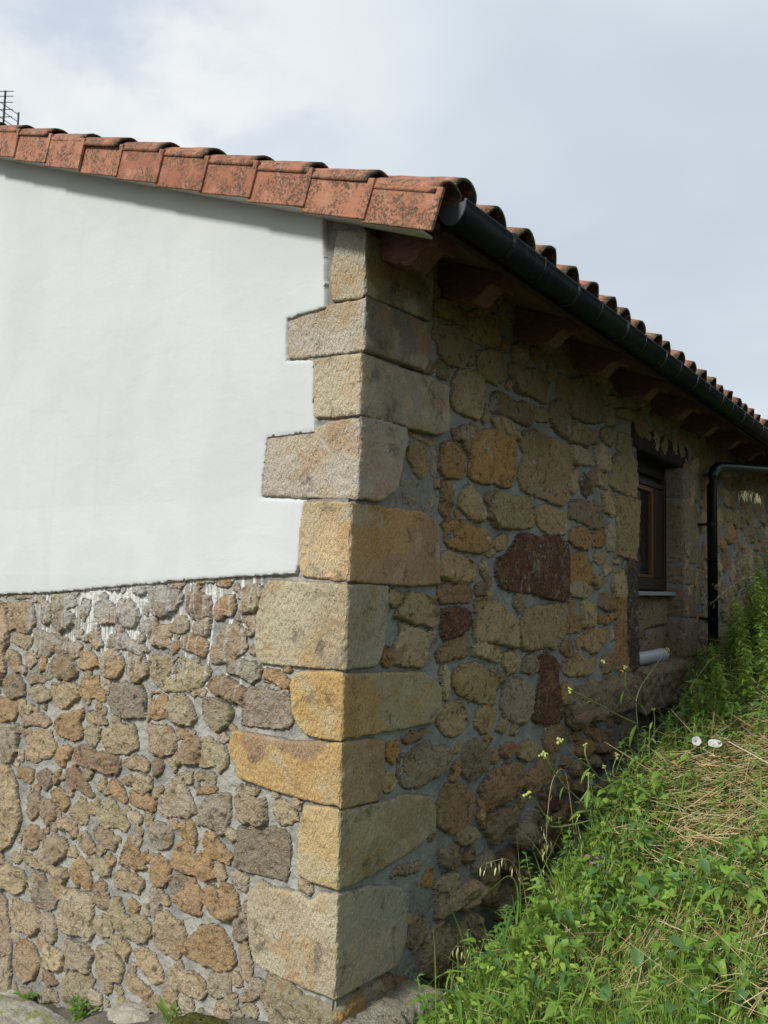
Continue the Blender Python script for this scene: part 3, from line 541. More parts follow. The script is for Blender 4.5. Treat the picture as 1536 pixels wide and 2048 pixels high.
def m_terracotta():
    t = NT('weathered terracotta'); g = t.geo(); r = t.rnd()
    c = t.mix((.42, .19, .115), (.33, .135, .078), t.rng(r, 0, 1))
    c = t.mix(c, (.52, .29, .20), t.rng(t.noise(g, 14, 4, .6), .5, .72, 0, .6))
    lich = t.math('MULTIPLY', t.rng(t.noise(g, 8, 5, .7), .40, .55), t.rng(t.noise(g, 85, 5, .75), .44, .56))
    c = t.mix(c, (.085, .062, .04), t.math('MULTIPLY', lich, .92))
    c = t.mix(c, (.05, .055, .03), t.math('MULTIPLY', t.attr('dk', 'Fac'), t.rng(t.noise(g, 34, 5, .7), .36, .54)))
    t.base(c)
    t.bump(t.math('ADD', t.noise(g, 60, 4, .65), t.math('MULTIPLY', t.noise(g, 250, 2), .3)), .004, 1.)
    t.p.inputs['Roughness'].default_value = .82
    return t.m
def m_wood(name, a, b, rough=.7, sc=(1, 1, 1), spec=.3):
    t = NT(name); g = t.mapv(t.geo(), scale=sc)
    c = t.mix(a, b, t.rng(t.noise(g, 18, 5, .65, .5), .35, .65)); t.base(c)
    t.bump(t.noise(g, 60, 4, .6), .003, 1.); t.p.inputs['Roughness'].default_value = rough; t.p.inputs['Specular IOR Level'].default_value = spec
    return t.m
def m_leaf(name, trans=.35, rough=.45):
    t = NT(name); c = t.attr('col'); g = t.geo()
    c = t.mix(c, t.mix(c, (.20, .26, .04), .5), t.rng(t.noise(g, 60, 2), .55, .75))
    t.base(c); t.p.inputs['Roughness'].default_value = rough; t.p.inputs['Specular IOR Level'].default_value = .35
    tr = t.n('ShaderNodeBsdfTranslucent'); t.l(t.mix(c, (1.0, 1.0, .35), .22), tr.inputs[0])
    mx = t.n('ShaderNodeMixShader'); mx.inputs[0].default_value = trans
    t.l(t.p.outputs[0], mx.inputs[1]); t.l(tr.outputs[0], mx.inputs[2]); t.l(mx.outputs[0], t.out.inputs[0])
    t.bump(t.noise(g, 120, 2), .002, .6)
    return t.m
def m_plain(name, c, rough=.5, spec=.5, metal=0, var=.2, sc=20, bump=0.):
    t = NT(name); g = t.geo()
    t.base(t.mix(c, tuple(q*(1-var) for q in c), t.rng(t.noise(g, sc, 4, .65), .35, .65)))
    t.p.inputs['Roughness'].default_value = rough; t.p.inputs['Specular IOR Level'].default_value = spec; t.p.inputs['Metallic'].default_value = metal
    if bump: t.bump(t.noise(g, sc*4, 3), bump, 1.)
    return t.m
def m_gutter():
    t = NT('dark green painted metal'); g = t.geo()
    c = t.mix((.004, .007, .009), (.007, .015, .010), t.rng(t.noise(t.mapv(g, scale=(1, .3, 1)), 9, 4, .6), .4, .65))
    c = t.mix(c, (.026, .034, .024), t.rng(t.noise(t.mapv(g, scale=(1, 1.2, .5)), 26, 4, .7), .56, .74, 0, .6))
    t.base(c); t.p.inputs['Roughness'].default_value = .36; t.p.inputs['Specular IOR Level'].default_value = .22
    return t.m
def m_ground():
    t = NT('earth'); g = t.geo()
    c = t.mix((.050, .038, .022), (.11, .085, .045), t.rng(t.noise(g, 9, 5, .65), .4, .65))
    c = t.mix(c, (.06, .085, .025), t.rng(t.noise(g, 3.2, 4, .6), .48, .62))
    c = t.mix(c, (.36, .33, .27), t.math('MULTIPLY', t.attr('rock', 'Fac'), t.rng(t.noise(g, 30, 4, .7), .3, .6, .5, 1)))
    t.base(c); t.bump(t.noise(g, 60, 5, .7), .03, 1.); t.p.inputs['Roughness'].default_value = .95
    return t.m
def m_rock(name, a, b, moss=0.):
    t = NT(name); g = t.geo()
    c = t.mix(a, b, t.rng(t.noise(g, 9, 5, .65, .3), .38, .62))
    c = t.mix(c, tuple(q*.35 for q in a), t.rng(t.noise(g, 45, 5, .7), .56, .72, 0, .8))
    if moss: c = t.mix(c, (.22, .24, .05), t.rng(t.noise(g, 7, 5, .7), .6-moss*.2, .7-moss*.1, 0, .8))
    t.base(c); t.bump(t.noise(g, 34, 6, .7, .3), .02, 1.); t.p.inputs['Roughness'].default_value = .92
    return t.m
def m_glass():
    t = NT('dark window glass'); t.base((.006, .008, .012)); t.p.inputs['Roughness'].default_value = .06; t.p.inputs['Specular IOR Level'].default_value = .6
    return t.m
RUB = m_rubble(); QUO = m_quoin(); PLA = m_plaster(); TER = m_terracotta(); GUT = m_gutter(); GND = m_ground()
RAFT = m_wood('red brown stained rafter', (.125, .055, .042), (.20, .10, .075), .6, (1, 6, 6))
SOF = m_wood('brown soffit board', (.12, .07, .045), (.17, .105, .07), .75, (1, 5, 5))
LINT = m_wood('old dark oak', (.013, .010, .008), (.022, .018, .013), .85, (5, 1, 5))
FRM = m_wood('varnished window wood', (.11, .038, .015), (.16, .058, .022), .35, (5, 5, 1), .5)
BRD = m_plain('pale grey painted board', (.62, .60, .56), .7, .3, 0, .12, 12)
PVC = m_plain('white plastic', (.52, .55, .57), .4, .5, 0, .08, 14)
SILL = m_plain('pale stone sill', (.30, .31, .32), .6, .4, 0, .15, 20)
LEAF = m_leaf('green leaf'); GRS = m_leaf('grass blade', .35, .5); DRY = m_leaf('dry straw', .15, .6); PET = m_leaf('petal', .4, .6)
STEM = m_leaf('plant stem', .1, .5)
MOSS = m_plain('moss', (.15, .145, .04), .95, .1, 0, .5, 50, .02)
SANT = m_plain('antenna metal', (.05, .05, .05), .5, .4, .3)
LEDGE = m_rock('brown ledge rock', (.16, .125, .10), (.22, .18, .14))
LIME = m_rock('pale limestone', (.34, .31, .25), (.47, .44, .37), .45)

KC = {'o': (.54, .355, .165), 't': (.56, .455, .285), 'y': (.61, .535, .33), 'w': (.61, .53, .385), 'p': (.57, .445, .305), 'g': (.45, .41, .32),
      'v': (.50, .44, .285), 'b': (.43, .32, .20), 'r': (.38, .25, .16), 'k': (.34, .29, .22), 'R': (.165, .085, .058), 'K': (.085, .07, .062)}
MORT = np.array((.36, .35, .305))

# ---------------------------------------------------------------- wall relief
def parse(txt):
    o = []
    for ln in txt.strip().splitlines():
        q = ln.split(); v = np.array(q[1:], float)/1000; o.append((q[0], v.reshape(-1, 2)))
    return o
def relief(us, vs, polys, fills, seed, hmin, hmax, warp=.011, skip=None, kinds='tobgwv', dome=.0065, big=0, colf=None):
    """height field of stones in mortar on the grid us x vs. returns h, colour, mask"""
    U, V = np.meshgrid(us, vs)
    wu = U+warp*fbm(U*28, V*28, 3, seed)+.45*warp*fbm(U*95, V*95, 2, seed+5); wv = V+warp*fbm(U*28+40, V*28, 3, seed+1)+.45*warp*fbm(U*95+9, V*95, 2, seed+6)
    H = -.002+.0045*fbm(U*9, V*9, 3, seed+2)+.0025*fbm(U*38, V*38, 2, seed+3)
    C = np.empty(U.shape+(3,)); C[:] = MORT; MK = np.zeros(U.shape); D = np.full(U.shape, -.5)
    rr = random.Random(seed)
    fac = np.abs(fbm(U*13, V*13, 3, seed+8)); fine = fbm(U*55, V*55, 3, seed+9); bl = fbm(U*5, V*5, 2, seed+10)
    def put(kind, P, update=True):
        P = np.asarray(P); m = .06
        i0 = max(0, np.searchsorted(us, P[:, 0].min()-m)); i1 = np.searchsorted(us, P[:, 0].max()+m)
        j0 = max(0, np.searchsorted(vs, P[:, 1].min()-m)); j1 = np.searchsorted(vs, P[:, 1].max()+m)
        if i1-i0 < 2 or j1-j0 < 2: return
        s = (slice(j0, j1), slice(i0, i1))
        d = sdf(wu[s], wv[s], P)
        size = math.sqrt(max(1e-5, (P[:, 0].max()-P[:, 0].min())*(P[:, 1].max()-P[:, 1].min())))
        hh = rr.uniform(hmin, hmax)*min(1.25, .45+size*5); cx, cy = P.mean(0); tx, ty = rr.uniform(-.07, .07), rr.uniform(-.07, .07)
        dw = dome*rr.uniform(.6, 1.3)*min(1, .4+size*7)
        rough = rr.uniform(.4, 1.1); pl = np.full(d.shape, 9.)
        for _ in range(rr.randint(2, 4)):
            an = rr.uniform(0, 6.28); sl = rr.uniform(.05, .42); pl = np.minimum(pl, hh*rr.uniform(.75, 1.25)+sl*size*.10+sl*(math.cos(an)*(wu[s]-cx)+math.sin(an)*(wv[s]-cy)))
        h = np.minimum(-.006+(hh+.006)*(1-np.exp(-np.maximum(d+.009, 0)/dw)), np.maximum(pl, .45*hh+.004))+np.where(d > 0, 1, 0)*(tx*(U[s]-cx)+ty*(V[s]-cy)-.016*rough*fac[s]+.0055*fine[s]+.004*bl[s])
        sel = (d > -.009) & (h > H[s])
        H[s] = np.where(sel, h, H[s])
        near = (~sel) & (d > -.02)        # mortar drawn up against the stone
        H[s] = np.where(near & (d <= 0), H[s]+.004*np.exp(d/.006), H[s])
        base = np.array(KC[kind])*rr.uniform(.85, 1.15)*np.array((1+rr.uniform(-.06, .06), 1, 1+rr.uniform(-.08, .08)))
        C[s] = np.where(sel[..., None], base, C[s]); MK[s] = np.where(sel, 1., MK[s])
        D[s] = np.maximum(D[s], d)
    for k, P in polys: put(k, P)
    if skip:
        for P in skip:
            P = np.asarray(P); D = np.maximum(D, sdf(U, V, P))
    if fills:
        for lo, hi, n, reg in ([fills[:4]]+[f for f in fills[4:]]):
         for t in range(n):
            cu = rr.uniform(reg[0], reg[1]); cv = rr.uniform(reg[2], reg[3])
            i = min(len(us)-1, np.searchsorted(us, cu)); j = min(len(vs)-1, np.searchsorted(vs, cv))
            r = -D[j, i]-rr.uniform(.001, .007)
            want = hi*(1-t/n)+lo*(t/n)
            if r < want*.75 or r < lo: continue
            r = min(r, want*1.15); e = rr.uniform(1., 1.35); k = rr.randint(4, 7); a0 = rr.random()*6; ang = rr.uniform(-.4, .4)
            P = []
            for q in range(k):
                a = a0+2*math.pi*q/k+rr.uniform(-.25, .25); rad = r*rr.uniform(.82, 1.12)
                x, y = rad*math.cos(a)*e, rad*math.sin(a)/e*1.1
                P.append((cu+x*math.cos(ang)-y*math.sin(ang), cv+x*math.sin(ang)+y*math.cos(ang)))
            put(colf(cu, cv, rr) if colf else rr.choice(kinds), P)
    return U, V, H, C, MK, D
def grid_faces(nv, nu, keep=None):
    idx = np.arange(nv*nu).reshape(nv, nu)
    F = np.stack([idx[:-1, :-1], idx[:-1, 1:], idx[1:, 1:], idx[1:, :-1]], -1).reshape(-1, 4)
    if keep is not None: F = F[keep.reshape(-1)]
    return F
def cellkeep(M):
    return (M[:-1, :-1] | M[:-1, 1:] | M[1:, 1:] | M[1:, :-1])
def compact(V, F, at):
    used = np.zeros(len(V), bool); used[F.ravel()] = True; mp = np.cumsum(used)-1
    return V[used], mp[F], {k: np.asarray(a)[used] for k, a in at.items()}

# ================================================================= the house
SLOPE = .38; SA = math.atan(SLOPE)
def z_verge(x): return 2.843+SLOPE*(.47-x)         # lower edge of the verge tiles
def z_deck(x): return 2.935+SLOPE*(.40-x)          # underside of the roof boards
RIDGE = -4.2; YEND = 12.5
house = empty('stone_house', (0, 0, 0), 'long rural house of rubble stone with white rendered gable, sandstone corner and red tiled roof', 'house')

# ---- gable wall, rubble below the render
us = np.concatenate([-8.1+np.arange(0, 5.0, .03), np.arange(-3.1, -2.55, .010), np.arange(-2.55, .0001, .0042)]); vs = np.arange(-.80, 1.72, .0042)
skips = [np.array(q[3]).reshape(-1, 2)/1000 for q in QUOINS]
U, V, H, C, MK, D = relief(us, vs, parse(LEFT), (.010, .042, 2600, (-2.75, -.03, -.75, 1.62), (.03, .12, 3000, (-8.1, -2.45, -.8, 1.6))), 11, .013, .033, skip=skips, kinds='ttowwpgyvtw')
# drips of lime below the render edge
WH = np.zeros(U.shape); pe = np.array(PLASTER).reshape(-1, 2)/1000
edge_x = pe[11:, 0][::-1]; edge_z = pe[11:, 1][::-1]
top = np.interp(U, edge_x, edge_z)
rr = random.Random(3)
for k in range(150):
    x0 = rr.choice([rr.uniform(-2.1, -.45), rr.uniform(-2.0, -.6), rr.uniform(-1.8, -1.1)]); ln = rr.uniform(.06, .34) if rr.random() < .72 else rr.uniform(.3, .52)
    wdt = rr.uniform(.0034, .0075); ph = rr.uniform(0, 9)
    dz = top-V; xc = x0+.013*np.sin(V*9+ph)+.006*fbm(V*14, U*0+ph, 2, k)
    a = np.clip(1-np.abs(U-xc)/wdt, 0, 1)*(dz > 0)*(dz < ln)
    WH = np.maximum(WH, np.clip(a*1.5, 0, 1)*np.clip((ln-dz)*14, 0, 1))
for k in range(7):
    x0 = rr.uniform(-1.95, -.9); ww, hh = rr.uniform(.02, .05), rr.uniform(.02, .05); zz = np.interp(x0, edge_x, edge_z)-rr.uniform(.02, .06)
    WH = np.maximum(WH, .8*((np.abs(U-x0+.01*fbm(U*40, V*40, 2, k)) < ww) & (np.abs(V-zz+.01*fbm(U*30, V*50, 2, k+3)) < hh)))
haze = np.clip(1-(top-V)/.45, 0, 1)*np.clip(1-np.abs(U+1.45)/.8, 0, 1)
WH = np.maximum(WH, .38*haze*np.clip(.45+fbm(U*25, V*8, 3, 71)*1.5, 0, 1))
MO = np.clip((-.17+.30*U*0+(-.26*U*-1)*0-(V-(.22*U)))/.16, 0, 1)*np.clip(.2+1.5*fbm(U*9, V*9, 3, 44), 0, .55)
H = H+.0025*WH; H = np.where(V > top-.012, np.minimum(H, .004), H)
yl = .010-H
P = np.stack([U, yl, V], -1).reshape(-1, 3)
F = grid_faces(*U.shape)[:, ::1]
at = {'col': np.clip((C*.72+np.array((.50, .425, .30))*.28*(MK[..., None] > .5)+C*.28*(MK[..., None] <= .5))*np.where(MK[..., None] > .5, np.array((1.22, 1.17, 1.15)), np.array((1.10, 1.10, 1.12))), 0, .85).reshape(-1, 3), 'mk': MK.ravel(), 'wh': WH.ravel(), 'mo': MO.ravel()}
mesh_np('gable_wall', P, F, RUB, house, attrs=at)['label'] = 'rubble stone lower wall with lime drips'

# ---- long side wall
def growing(a, b, f):
    o = [a]
    while o[-1] < b: o.append(o[-1]+f(o[-1]))
    return np.array(o)
us = growing(0, YEND, lambda y: .0045+.0027*max(0, y-.3)**1.05); vs = np.arange(-.65, 3.13, .0055)
skips = [np.array(q[4]).reshape(-1, 2)/1000 for q in QUOINS]+[[(3.33, 1.03), (4.45, 1.03), (4.45, 2.62), (3.33, 2.62)]]
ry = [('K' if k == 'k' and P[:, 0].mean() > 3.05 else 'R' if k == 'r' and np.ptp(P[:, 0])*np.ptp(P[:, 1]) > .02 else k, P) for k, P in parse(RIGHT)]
def kind_side(u, v, r):
    if v < .75 and u > 1: return r.choice('bkgbbvk')
    return r.choice('tbvwtobg')
U, V, H, C, MK, D = relief(us, vs, ry, (.013, .11, 9000, (0, YEND, -.65, 3.1)), 23, .012, .030, skip=skips, colf=kind_side, dome=.006)
low = np.clip((.75-V)/.5, 0, 1)*np.clip((U-.5)/.8, 0, 1)
H = np.where(MK > .3, H*(1+1.6*low), H-.012*low)
WH = np.clip((fbm(U*60, V*45, 3, 91)-.30)*5, 0, 1)*np.clip((fbm(U*4, V*3, 3, 93)-.0)*3, 0, 1)*np.clip((V-1.3)/.5, 0, 1)*MK*.75
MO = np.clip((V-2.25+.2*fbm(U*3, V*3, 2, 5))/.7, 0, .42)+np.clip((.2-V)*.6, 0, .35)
open_ = (U > 3.335) & (U < 4.445) & (V > 1.03) & (V < 2.62)
open_ = open_ | ((U < .055) & (V > .06))
keep = ~(open_[:-1, :-1] & open_[1:, 1:] & open_[:-1, 1:] & open_[1:, :-1])
P = np.stack([H-.006, U, V], -1).reshape(-1, 3)
F = grid_faces(*U.shape, keep=keep)
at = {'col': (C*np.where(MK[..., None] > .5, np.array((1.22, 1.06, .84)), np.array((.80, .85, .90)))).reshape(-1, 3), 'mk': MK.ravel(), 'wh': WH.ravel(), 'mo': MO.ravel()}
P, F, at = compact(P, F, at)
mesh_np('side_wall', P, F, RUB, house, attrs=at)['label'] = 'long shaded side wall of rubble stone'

# ---- dressed corner stones, each wraps the corner
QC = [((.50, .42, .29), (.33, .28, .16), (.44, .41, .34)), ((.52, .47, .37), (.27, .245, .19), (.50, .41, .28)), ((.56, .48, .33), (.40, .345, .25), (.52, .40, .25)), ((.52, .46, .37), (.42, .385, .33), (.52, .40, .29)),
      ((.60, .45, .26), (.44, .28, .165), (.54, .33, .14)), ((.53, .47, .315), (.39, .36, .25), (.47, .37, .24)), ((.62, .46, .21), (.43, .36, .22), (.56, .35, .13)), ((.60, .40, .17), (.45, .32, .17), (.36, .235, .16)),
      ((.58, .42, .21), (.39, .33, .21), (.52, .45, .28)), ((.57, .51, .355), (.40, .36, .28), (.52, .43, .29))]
for qi, (kind, ox, oy, lp, rp) in enumerate(QUOINS):
    lp = np.array(lp).reshape(-1, 2)/1000; rp = np.array(rp).reshape(-1, 2)/1000
    u0 = lp[:, 0].min()-.03; u1 = rp[:, 0].max()+.03; z0 = min(lp[:, 1].min(), rp[:, 1].min())-.03; z1 = max(lp[:, 1].max(), rp[:, 1].max())+.03
    if qi in (1, 2, 3): lp[lp[:, 0] < lp[:, 0].min()+.03, 0] -= .03; u0 -= .03
    n0 = int(-u0/.0042); n1 = int(u1/.0042)
    us = np.concatenate([np.linspace(u0, 0, n0), np.linspace(0, u1, n1)[1:]]); vs = np.arange(z0, z1, .0042)
    U, V = np.meshgrid(us, vs)
    wu = U+.006*fbm(U*22, V*22, 3, qi+50)+.002*fbm(U*90, V*90, 2, qi); wv = V+.005*fbm(U*22+30, V*22, 3, qi+70)+.002*fbm(U*90, V*90+7, 2, qi)
    # extend polygons over the corner line
    lq = lp.copy(); lq[0, 0] = lq[-1, 0] = .05; rq = rp.copy(); rq[0, 0] = rq[-1, 0] = -.05
    d = np.where(U < 0, sdf(wu, wv, lq), sdf(wu, wv, rq))
    hh = .012 if qi > 3 else .015
    h = -.03+(hh+.03)*(1-np.exp(-np.maximum(d+.011, 0)/.0032))+np.where(d > -.004, 1, 0)*(.003*fbm(U*5, V*5, 3, qi+5)+.0012*fbm(U*60, V*60, 2, qi+15)+.0016*fbm(U*150, V*90, 2, qi+25))
    wear = .0045*np.exp(-np.abs(U)/.006)*(1+1.6*fbm(V*25, U*0, 3, qi))+.010*np.exp(-np.abs(U)/.012)*np.clip(fbm(V*9, U*0+3, 3, qi+44)-.25, 0, 1)*3
    h = h-wear*(d > 0)
    b = np.clip(1-np.abs(U)/.03, 0, 1); b = b*b*(3-2*b)
    X = np.where(U < 0, U+h*b, h); Y = np.where(U < 0, -h, U-h*b)
    P = np.stack([X+ox, Y+oy, V], -1).reshape(-1, 3)
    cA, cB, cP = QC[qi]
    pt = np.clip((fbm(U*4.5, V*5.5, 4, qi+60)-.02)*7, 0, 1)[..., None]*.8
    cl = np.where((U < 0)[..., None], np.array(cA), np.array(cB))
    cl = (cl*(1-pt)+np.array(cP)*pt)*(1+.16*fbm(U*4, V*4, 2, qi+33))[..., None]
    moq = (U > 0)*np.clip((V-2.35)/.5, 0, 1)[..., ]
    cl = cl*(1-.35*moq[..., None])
    WHq = np.clip(1-np.abs(U)/.03, 0, 1)*.35*np.clip(.5+fbm(U*60, V*30, 2, 9), 0, 1)*(qi < 5)
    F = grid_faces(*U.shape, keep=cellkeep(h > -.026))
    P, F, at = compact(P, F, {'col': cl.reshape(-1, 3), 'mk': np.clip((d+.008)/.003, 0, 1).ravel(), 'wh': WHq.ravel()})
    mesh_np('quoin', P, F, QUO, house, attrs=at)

mb = MB(); mb.box(-.10, -.004, .012, .09, .02, 1.912); mb.build('mortar_bed', m_plain('corner mortar', (.27, .265, .235), .9, .2, 0, .3, 30, .006), house)
# mortar bed behind the quoins where the render stops short of them
mb = MB()
for (x0, x1, z0, z1, ox, oy) in ((-.24, .015, 2.68, 3.14, .014, .026), (-.42, .015, 2.46, 2.74, .02, .03), (-.25, .012, 2.17, 2.52, .012, .024), (-.53, .012, 1.88, 2.25, .012, .026), (-.26, -.002, 1.55, 1.93, 0, .014)):
    mb.box(x0, x1+ox-.012, oy+.006, .30, z0, z1)
mb.build('mortar_bed', bpy.data.materials['corner mortar'], house)
mb = MB(); mb.box(-.1, .002, .07, .62, 1.9, 3.08); mb.build('mortar_bed', bpy.data.materials['corner mortar'], house)

# ---- white render on the gable
xs = np.concatenate([np.arange(-8.15, -2.8, .05), np.arange(-2.75, -.13, .0065)]); zs = np.concatenate([np.arange(1.22, 1.44, .0065), np.arange(1.4405, 4.80, .0065)])
U, V = np.meshgrid(xs, zs)
pp = [tuple(q) for q in pe]; poly = [(-.176, 5.5)]+pp+[(-9, 1.25), (-9, 5.5)]
wu = U+.0035*fbm(U*30, V*30, 3, 81)+.0012*fbm(U*120, V*120, 1, 3); wv = V+.0045*fbm(U*26, V*26, 3, 82)+.0015*fbm(U*110, V*110, 1, 3)
d = sdf(wu, wv, poly)
# pull the outermost ring of vertices onto the outline so the edge is clean
gy, gx = np.gradient(d, zs, xs); gl = np.sqrt(gx*gx+gy*gy)+1e-6
sn = (np.abs(d) < .0045); U = np.where(sn, U-d*gx/gl, U); V = np.where(sn, V-d*gy/gl, V); d = np.where(sn, .0005, d)
ins = d > 0
yb = -.010+.016*np.clip((V-1.6)/.35, 0, 1)
h = .004*(1-np.exp(-np.maximum(d, 0)/.004))-.004+.003*fbm(U*1.1, V*1.1, 3, 21)
Y = np.where(ins, yb-h, .05)
P = np.stack([U, Y, V], -1).reshape(-1, 3)
belowroof = V < z_deck(np.maximum(U, 2*RIDGE-U))+.06
F = grid_faces(*U.shape, keep=cellkeep(ins) & (belowroof[:-1, :-1]))
P, F, at = compact(P, F, {'edge': np.where(ins, np.clip(1-d/.002, 0, 1)*.25, 1).ravel()})
mesh_np('render_coat', P, F, PLA, house, attrs=at)['label'] = 'smooth white render on the gable'
# ---- unseen core added inside the walls to block light
mb = MB(); mb.prism([(-8.1, -2.2), (-8.1, 2.9), (RIDGE, z_deck(RIDGE)-.02), (-.30, z_deck(-.30)-.02), (-.30, -2.2)], lambda p, s: (p[0], YEND-.05 if s else .07, p[1]))
mb.build('light_block_core', m_plain('hidden core', (.12, .11, .10), .9), house)

# ---- roof
roof = mb = MB()
mb.prism([(.42, z_deck(.42)), (.42, z_deck(.42)+.035), (RIDGE, z_deck(RIDGE)+.035), (RIDGE, z_deck(RIDGE))], lambda p, s: (p[0], YEND if s else .02, p[1]))
mb.prism([(-8.8, z_deck(.42)+.035), (-8.8, z_deck(.42)), (RIDGE-.002, z_deck(RIDGE)), (RIDGE-.002, z_deck(RIDGE)+.035)], lambda p, s: (p[0], YEND if s else -.1, p[1]))
roof = mb.build('roof', SOF, house)
mb = MB(); mb.prism([(.345, z_verge(.345)+.004), (.345, z_verge(.345)+.016), (RIDGE, z_verge(RIDGE)+.016), (RIDGE, z_verge(RIDGE)+.004)], lambda p, s: (p[0], .03 if s else -.096, p[1]))
mb.build('verge_board', BRD, roof)
mb = MB(); mb.box(.385, .415, .02, YEND, z_deck(.42)-.022, z_deck(.42)+.03); mb.build('eaves_board', m_plain('dark painted eaves board', (.03, .018, .013), .6, .3, 0, .3, 20), roof)

def tile_mesh(name, L=.40, r0=.088, r1=.074, th=.013, flat=1., seg=14, seed=0):
    """barrel tile, axis along local +X (downslope, wide end), arch up"""
    n = 9; vs = []; q = np.random.RandomState(seed)
    xs = np.linspace(0, L, n); dk = []
    for i, x in enumerate(xs):
        for side in (0, 1):
            for k in range(seg+1):
                a = math.pi*k/seg; r = (r1+(r0-r1)*x/L)-(th if side else 0)
                e = .0015*vnoise(np.array(a*3.+seed), np.array(x*30.+side))
                vs.append((x+(0.004*math.sin(a*3+seed) if i == n-1 else 0), math.cos(a)*(r+e), math.sin(a)*(r+e)*flat))
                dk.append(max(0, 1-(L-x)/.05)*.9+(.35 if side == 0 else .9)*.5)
    w = 2*(seg+1); F = []
    for i in range(n-1):
        for k in range(seg):
            a = i*w+k; F.append((a, a+w, a+w+1, a+1)); b = i*w+seg+1+k; F.append((b, b+1, b+w+1, b+w))
        for k in (0, seg):
            a = i*w+k; b = i*w+seg+1+k
            F.append((a, b, b+w, a+w) if k == 0 else (a, a+w, b+w, b))
    for k in range(seg):
        F.append((k, k+1, seg+2+k, seg+1+k)); a = (n-1)*w+k; F.append((a, a+seg+1, a+seg+2, a+1))
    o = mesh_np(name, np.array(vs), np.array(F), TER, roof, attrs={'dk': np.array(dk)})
    return o
ROTS = Matrix.Rotation(SA, 4, 'Y')
def place(o, x, y, z, roll=0, tilt=0, yaw=0):
    o.matrix_local = Matrix.Translation((x, y, z)) @ Matrix.Rotation(yaw, 4, 'Z') @ Matrix.Rotation(SA+tilt, 4, 'Y') @ Matrix.Rotation(roll, 4, 'X')
protos = [tile_mesh('roof_tile', seed=s) for s in range(4)]
zt = lambda x: z_deck(x)+.055                       # plane the cover tiles rest on
first = [True]*4
def roof_tile(x, y, up=True, dz=0, s=None):
    s = random.randrange(4) if s is None else s
    if first[s]: o = protos[s]; first[s] = False
    else: o = protos[s].copy(); COL.objects.link(o); o.parent = roof
    L = .40*math.cos(SA)
    j = lambda a: random.uniform(-a, a)
    place(o, x-L, y+j(.004), zt(x-L)+dz+j(.003), (0 if up else math.pi)+j(.04), -.035 if up else -.02, j(.02))
    return o
# eaves course: a cover tile every 25 cm and the channel tiles between
for k in range(45):
    y = .085+.2515*k
    roof_tile(.435+random.uniform(-.016, .016), y, True, .042+random.uniform(-.005, .005))
    if k < 44: roof_tile(.46, y+.126, False, .05)
# the roof beyond the first course, one relief of rows of tiles
Ls = .30; nx = int((.16-RIDGE)/.05); xs = np.linspace(.12, RIDGE+.02, 260); ys = np.arange(.0, YEND, .0251)
U, V = np.meshgrid(xs, ys); ph = (V-.085)/.2515*2*math.pi
step = ((.44-U)/Ls) % 1.0
Z = zt(U)+.045+.048*np.cos(ph)+.022*(1-step)-.01
mesh_np('tile_field', np.stack([U, V, Z], -1).reshape(-1, 3), grid_faces(*U.shape), TER, roof, attrs={'dk': np.full(U.size, .5)})
tag(bpy.data.objects['tile_field'], 'rows of curved tiles up the slope', kind='stuff')
U2 = 2*RIDGE-U; mesh_np('tile_field', np.stack([U2, V, Z], -1).reshape(-1, 3), grid_faces(*U.shape), TER, roof, attrs={'dk': np.full(U.size, .5)})['kind'] = 'stuff'
# verge: face tiles and the rolls above them
def verge_face(seed):
    q = random.Random(seed); n = 8; vs = []; fs = []
    pr = MB(); pr.box(0, .345, -.008, .008, -.006, .150)
    o = pr.build('verge_tile', TER, roof, bevel=.004); return o
vf = verge_face(1)
for k in range(17):
    xe = .437-.3045*k
    o = vf if k == 0 else vf.copy()
    if k: COL.objects.link(o); o.parent = roof
    L = .345*math.cos(SA); x0 = xe-L
    jj = random.uniform(-.004, .004)
    o.matrix_local = Matrix.Translation((x0, -.106+random.uniform(-.004, .004), z_verge(x0)-.010+jj)) @ Matrix.Rotation(-.030+random.uniform(-.008, .008), 4, 'Z') @ Matrix.Rotation(SA-.040+random.uniform(-.010, .010), 4, 'Y')
    r = protos[k % 4].copy(); COL.objects.link(r); r.parent = roof
    r.matrix_local = Matrix.Translation((xe+.012-.40*math.cos(SA), -.046+random.uniform(-.006, .006), z_verge(xe+.012-.40*math.cos(SA))+.122+random.uniform(-.005, .005))) @ Matrix.Rotation(SA-.045, 4, 'Y') @ Matrix.Rotation(random.uniform(-.05, .03), 4, 'X') @ Matrix.Diagonal((1, 1, .82, 1))
n_ = 900; xs = np.linspace(.42, -4.2, n_); top_ = .150+.012*fbm(xs*30, xs*0, 3, 4); P = np.stack([np.stack([xs, np.full(n_, -.100+.004*fbm(xs*50, xs*0+3, 2, 4)), z_verge(xs)+.11], -1), np.stack([xs, np.full(n_, -.100), z_verge(xs)+top_], -1), np.stack([xs, np.full(n_, -.05), z_verge(xs)+top_+.01], -1)], 0).reshape(-1, 3)
mesh_np('verge_gap_strip', P, grid_faces(3, n_), m_plain('dark gap shade', (.045, .043, .026), .95, .1, 0, .5, 60, .01), roof)  # dark strip stands in for the shaded gap under the rolls
